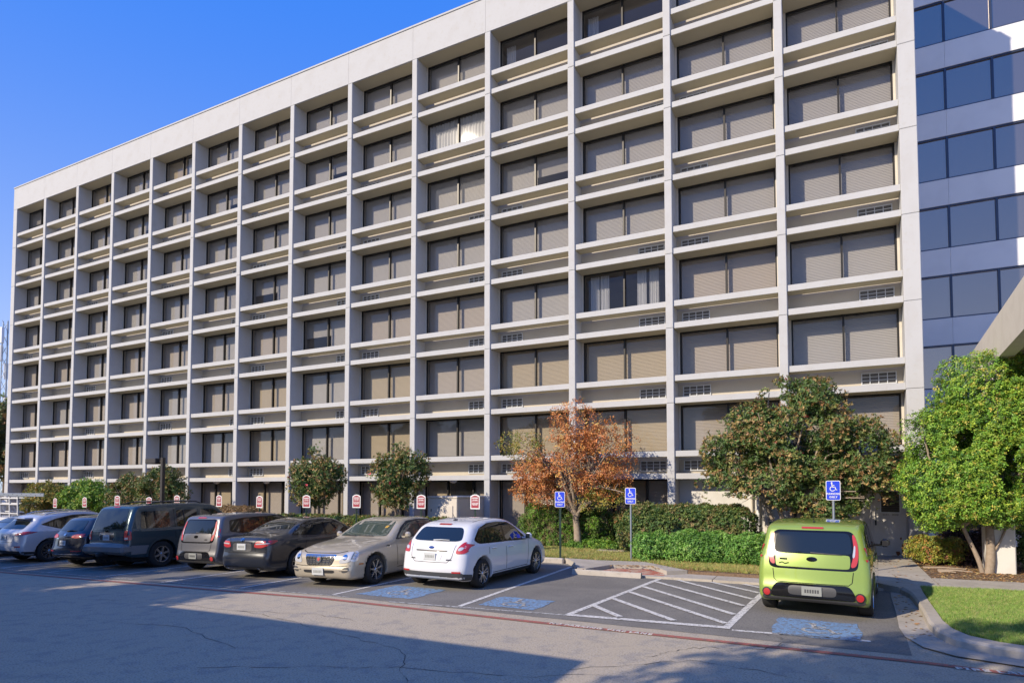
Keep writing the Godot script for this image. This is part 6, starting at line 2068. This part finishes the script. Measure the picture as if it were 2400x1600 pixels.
func big_suv():
	var d := {"L": 5.22, "W": 2.0, "H": 1.93, "belt": 1.16, "tumble": 0.17, "wr": 0.40, "xr": 1.15, "xf": 4.17, "tw": 0.27, "rim": "truck", "bow_r": 0.05, "bow_f": 0.09, "k": 0.10, "tap_r": 0.03, "tap_f": 0.05, "crown": 0.04, "shoulder": 0.03, "sill": 0.05, "paint": M.paint_teal,
		"prof": [0.12, 0.44, 0.0, 0.50, -0.02, 0.74, 0.08, 0.78, 0.07, 1.10, 0.20, 1.50, 0.34, 1.83, 0.52, 1.90, 1.5, 1.935, 2.6, 1.93, 3.1, 1.86, 3.45, 1.56, 3.80, 1.26, 4.1, 1.23, 4.95, 1.14, 5.14, 1.02, 5.18, 0.74, 5.22, 0.68, 5.2, 0.40, 4.9, 0.34, 0.4, 0.36],
		"windows": [[0.50, 1.20, 1.42, 1.20, 1.42, 1.70, 0.56, 1.70], [1.66, 1.20, 2.36, 1.20, 2.36, 1.71, 1.66, 1.71], [2.48, 1.20, 3.52, 1.20, 3.22, 1.52, 3.0, 1.70, 2.48, 1.71]],
		"gaps": [[2.42, 0.55, 2.42, 1.74], [1.58, 0.85, 1.58, 1.74], [3.62, 0.55, 3.6, 1.18], [1.7, 0.55, 3.6, 0.55]], "handles": [[1.82, 1.08], [2.62, 1.08]], "handle_m": M.trim_black, "mirror": [3.4, 1.2], "mirror_m": M.trim_black,
		"windshield": [0.76, 1.28, 0.70, 1.55, 0.66, 1.80], "rear_window": [0.74, 1.20, 0.72, 1.5, 0.66, 1.79]}
	var r := new_car("large_suv", "tall dark teal sport utility vehicle with grey bumper and roof rails", "suv", V(-19.05, 0, -13.65), PI * 0.5, d)
	var car: Node3D = r[0]; var h: Hull = r[1]; var dx: float = r[2]
	both(car, h, "tail_light", rnd(poly([0.80, 0.88, 0.975, 0.88, 0.975, 1.16, 0.80, 1.16]), 1), M.lamp_red, "B", 0.010, rnd(sh([0.06, 0.88, 0.22, 0.88, 0.20, 1.16, 0.08, 1.16], dx), 1))
	both(car, h, "reverse_light", rect(0.83, 0.90, 0.95, 0.96), M.lamp_clear, "B", 0.015)
	var bm := MB.new()
	bm.bbox(V(dx - 0.08, 0.48, -0.98), V(dx + 0.36, 0.76, 0.98), 0.07)
	part(car, "rear_bumper", bm.mesh(M.lower_grey))
	bm = MB.new()
	bm.bbox(V(-dx - 0.36, 0.42, -0.96), V(-dx + 0.02, 0.72, 0.96), 0.08)
	part(car, "front_bumper", bm.mesh(M.lower_grey))
	for s in ["R", "L"]:
		skin(car, h, "lower_cladding", [[s, sh([1.62, 0.42, 3.68, 0.42, 3.68, 0.66, 1.62, 0.66], dx)], [s, sh([0.2, 0.46, 0.70, 0.46, 0.72, 0.70, 0.2, 0.72], dx)]], M.lower_grey, 0.01)
		skin(car, h, "arch_flare", [[s, band(arc(1.15, 0.40, h.ra + 0.03), 0.07, dx)], [s, band(arc(4.17, 0.40, h.ra + 0.03), 0.07, dx)]], M.paint_teal, 0.022)
		var st := MB.new()
		st.bbox(V(1.7 + dx, 0.36, 0.86), V(3.6 + dx, 0.42, 1.03), 0.02)
		part(car, "running_board", st.mesh(M.trim_black)).scale.z = 1 if s == "R" else -1
		skin(car, h, "window_divider", [[s, sh([1.90, 1.2, 1.94, 1.2, 1.92, 1.71, 1.88, 1.71], dx)]], M.trim_black, 0.010)
	skin(car, h, "liftgate_gap", [["B", band([-0.78, 0.80, -0.76, 1.5, -0.70, 1.82], 0.012)], ["B", band([0.78, 0.80, 0.76, 1.5, 0.70, 1.82], 0.012)], ["B", band([-0.76, 1.17, 0.76, 1.17], 0.012)]], M.gap, 0.003)
	skin(car, h, "plate_bay", [["B", rnd(mirrored([0.36, 0.86, 0.36, 1.10]))]], M.chrome, 0.006)
	skin(car, h, "plate_bay", [["B", rnd(mirrored([0.34, 0.88, 0.34, 1.03]))]], M.trim_black, 0.010)
	plate(car, h, "B", 0.95, M.plate)
	skin(car, h, "badge_ring", [["B", ell(0, 1.135, 0.10, 0.045)]], M.chrome, 0.012)
	skin(car, h, "badge", [["B", ell(0, 1.135, 0.08, 0.032)]], M.gloss_black, 0.016)
	skin(car, h, "brake_light", [["B", rect(-0.14, 1.835, 0.14, 1.86)]], M.lamp_red, 0.012)
	roof_rails(car, h, 0.9 + dx, 2.7 + dx, 0.66, 0.06, M.trim_black)
	for x in [1.3, 2.3]:
		var cb := MB.new()
		cb.tube([V(x + dx, 1.985, -0.66), V(x + dx, 1.995, 0), V(x + dx, 1.985, 0.66)], [0.018, 0.018, 0.018], 6)
		part(car, "roof_bar", cb.mesh(M.trim_black))
	var ht := MB.new()
	ht.bbox(V(dx - 0.22, 0.42, -0.06), V(dx + 0.1, 0.52, 0.06), 0.015)
	part(car, "tow_hitch", ht.mesh(M.trim_black))
	skin(car, h, "grille", [["F", rnd(mirrored([0.6, 0.75, 0.62, 1.02]))]], M.chrome)
	both(car, h, "headlight", rect(0.66, 0.8, 0.9, 1.05), M.lamp_clear, "F")

func silver_crossover():
	var d := {"L": 4.77, "W": 1.885, "H": 1.67, "belt": 1.05, "tumble": 0.36, "wr": 0.37, "xr": 0.98, "xf": 3.72, "tw": 0.235, "rim": "thin10", "bow_r": 0.18, "bow_f": 0.22, "k": 0.15, "tap_r": 0.12, "tap_f": 0.11, "paint": M.paint_silver,
		"prof": [0.16, 0.32, 0.03, 0.38, -0.01, 0.58, 0.05, 0.78, 0.08, 1.0, 0.18, 1.10, 0.55, 1.38, 0.62, 1.50, 0.82, 1.57, 1.5, 1.65, 2.2, 1.68, 2.65, 1.62, 3.1, 1.38, 3.5, 1.12, 3.7, 1.08, 4.3, 0.97, 4.65, 0.8, 4.77, 0.6, 4.74, 0.32, 4.5, 0.26, 0.4, 0.27],
		"windows": [[0.86, 1.24, 1.30, 1.13, 1.38, 1.38, 1.26, 1.40], [1.38, 1.12, 2.08, 1.09, 2.08, 1.52, 1.8, 1.51, 1.46, 1.44], [2.16, 1.09, 3.2, 1.06, 2.78, 1.36, 2.5, 1.50, 2.16, 1.53]],
		"surround": [0.72, 1.26, 1.30, 1.09, 3.3, 1.03, 2.85, 1.38, 2.52, 1.535, 2.1, 1.56, 1.7, 1.545, 1.2, 1.44], "surround_m": M.gloss_black,
		"gaps": [[2.12, 0.42, 2.12, 1.1], [1.32, 0.8, 1.38, 1.12], [3.2, 0.45, 3.22, 1.05], [1.45, 0.40, 3.2, 0.40]], "handles": [[1.58, 0.98], [2.4, 0.96]], "handle_m": M.chrome, "mirror": [3.02, 1.08],
		"windshield": [0.70, 1.15, 0.62, 1.36, 0.56, 1.56], "rear_window": [0.60, 1.125, 0.64, 1.15, 0.58, 1.32, 0.54, 1.37]}
	var r := new_car("crossover", "silver crossover wagon at the row's end with sloping tail window", "suv", V(-24.4, 0, -13.25), PI * 0.5, d)
	var car: Node3D = r[0]; var h: Hull = r[1]; var dx: float = r[2]
	var sp := MB.new()
	sp.bbox(V(0.38 + dx, 1.44, -0.52), V(0.72 + dx, 1.49, 0.52), 0.02)
	part(car, "spoiler", sp.mesh(M.paint_silver))
	both(car, h, "tail_light", rnd(poly([0.52, 0.90, 0.84, 0.92, 0.86, 1.03, 0.60, 1.0])), M.lamp_red, "B", 0.009, rnd(sh([0.09, 0.92, 0.30, 0.95, 0.64, 1.03, 0.36, 1.06, 0.10, 1.02], dx)))
	both(car, h, "reverse_light", rnd(poly([0.55, 0.90, 0.82, 0.92, 0.82, 0.945, 0.56, 0.93])), M.lamp_clear, "B", 0.014)
	both(car, h, "reflector", rect(0.62, 0.545, 0.82, 0.585), M.lamp_red, "B", 0.010)
	skin(car, h, "bumper_valance", [["B", rnd(mirrored([0.78, 0.32, 0.88, 0.38, 0.86, 0.42, 0.6, 0.42]))], ["R", sh([0.1, 0.31, 0.58, 0.31, 0.56, 0.38, 0.1, 0.40], dx)]], M.trim_black, 0.007)
	plate(car, h, "B", 0.84, M.plate)
	skin(car, h, "tailgate_gap", [["B", band([-0.6, 1.05, -0.5, 0.88, -0.46, 0.70, 0.46, 0.70, 0.5, 0.88, 0.6, 1.05], 0.011)]], M.gap, 0.003)
	roof_rails(car, h, 0.95 + dx, 2.5 + dx, 0.58, 0.045, M.alloy)
	skin(car, h, "grille", [["F", rnd(mirrored([0.4, 0.5, 0.5, 0.8]))]], M.chrome)
	both(car, h, "headlight", rnd(poly([0.5, 0.74, 0.8, 0.8, 0.78, 0.92, 0.56, 0.86])), M.lamp_clear, "F")

func navy_crossover():
	var d := {"L": 4.65, "W": 1.84, "H": 1.63, "belt": 1.04, "tumble": 0.33, "wr": 0.355, "xr": 0.93, "xf": 3.63, "tw": 0.225, "rim": "split5", "bow_r": 0.2, "bow_f": 0.22, "k": 0.15, "tap_r": 0.12, "tap_f": 0.11, "paint": M.paint_navy,
		"prof": [0.16, 0.32, 0.03, 0.38, -0.01, 0.56, 0.06, 0.74, 0.09, 0.98, 0.2, 1.1, 0.42, 1.35, 0.56, 1.5, 0.80, 1.57, 1.5, 1.63, 2.1, 1.64, 2.55, 1.57, 3.0, 1.32, 3.4, 1.08, 3.6, 1.05, 4.2, 0.94, 4.52, 0.78, 4.65, 0.58, 4.62, 0.32, 4.4, 0.26, 0.4, 0.27],
		"windows": [[0.78, 1.2, 1.20, 1.12, 1.28, 1.40, 1.05, 1.40], [1.30, 1.11, 2.0, 1.08, 2.0, 1.50, 1.4, 1.46], [2.08, 1.08, 3.1, 1.05, 2.7, 1.34, 2.42, 1.48, 2.08, 1.50]],
		"gaps": [[2.04, 0.42, 2.04, 1.1], [1.25, 0.8, 1.3, 1.12]], "handles": [[1.5, 0.96], [2.3, 0.95]], "handle_m": M.chrome, "mirror": [2.92, 1.06],
		"windshield": [0.68, 1.12, 0.6, 1.34, 0.55, 1.52], "rear_window": [0.55, 1.13, 0.61, 1.16, 0.55, 1.36, 0.5, 1.44]}
	var r := new_car("crossover", "dark navy crossover wedged between silver crossover and tall teal vehicle", "suv", V(-21.25, 0, -13.35), PI * 0.5, d)
	var car: Node3D = r[0]; var h: Hull = r[1]
	both(car, h, "tail_light", rnd(poly([0.34, 0.93, 0.6, 0.90, 0.84, 0.96, 0.85, 1.05, 0.42, 1.02])), M.lamp_red, "B", 0.009)
	skin(car, h, "chrome_strip", [["B", rect(-0.42, 0.885, 0.42, 0.915)]], M.chrome, 0.012)
	skin(car, h, "plate_bay", [["B", rnd(mirrored([0.30, 0.66, 0.33, 0.86]))]], M.trim_black, 0.006)
	plate(car, h, "B", 0.76, M.plate)
	both(car, h, "reflector", rect(0.45, 0.50, 0.80, 0.535), M.lamp_red, "B", 0.011)
	skin(car, h, "chrome_strip", [["B", mirrored([0.72, 0.405, 0.80, 0.43])]], M.chrome, 0.012)
	skin(car, h, "bumper_valance", [["B", rnd(mirrored([0.74, 0.31, 0.82, 0.40]))]], M.trim_black, 0.007)
	skin(car, h, "badge", [["B", ell(0, 1.02, 0.06, 0.035)]], M.chrome, 0.012)
	var wp := MB.new()
	wp.tube([h.hit("B", -0.03, 1.12, 0.015), h.hit("B", 0.2, 1.14, 0.025), h.hit("B", 0.4, 1.13, 0.02)], [0.02, 0.014, 0.008], 6)
	part(car, "wiper", wp.mesh(M.trim_black))
	both(car, h, "headlight", rnd(poly([0.5, 0.72, 0.8, 0.78, 0.78, 0.9, 0.56, 0.84])), M.lamp_clear, "F")

func far_sedan():
	var d := {"L": 4.75, "W": 1.82, "H": 1.46, "belt": 0.95, "tumble": 0.42, "wr": 0.33, "xr": 1.05, "xf": 3.8, "tw": 0.215, "rim": "ten", "bow_r": 0.15, "bow_f": 0.2, "k": 0.14, "paint": M.paint_navy,
		"prof": [0.16, 0.24, 0.03, 0.32, 0.0, 0.6, 0.05, 0.95, 0.14, 1.03, 0.55, 1.06, 0.85, 1.12, 1.45, 1.40, 1.8, 1.455, 2.3, 1.47, 2.7, 1.41, 3.1, 1.2, 3.5, 1.0, 4.3, 0.86, 4.65, 0.72, 4.75, 0.42, 4.7, 0.22, 4.4, 0.19, 0.4, 0.2],
		"windows": [[1.40, 1.03, 2.05, 1.0, 2.05, 1.37, 1.72, 1.36, 1.42, 1.26], [2.12, 1.0, 3.12, 0.98, 2.78, 1.22, 2.5, 1.35, 2.12, 1.375]],
		"windshield": [0.68, 1.03, 0.60, 1.22, 0.54, 1.37], "rear_window": [0.62, 1.12, 0.58, 1.26, 0.52, 1.37], "mirror": [2.98, 0.98]}
	var r := new_car("sedan", "dark sedan at the far end of the row beyond the silver crossover", "car", V(-27.4, 0, -13.6), PI * 0.5, d)
	both(r[0], r[1], "tail_light", rnd(poly([0.45, 0.78, 0.84, 0.80, 0.84, 0.94, 0.5, 0.92])), M.lamp_red, "B")
	plate(r[0], r[1], "B", 0.80, M.plate)
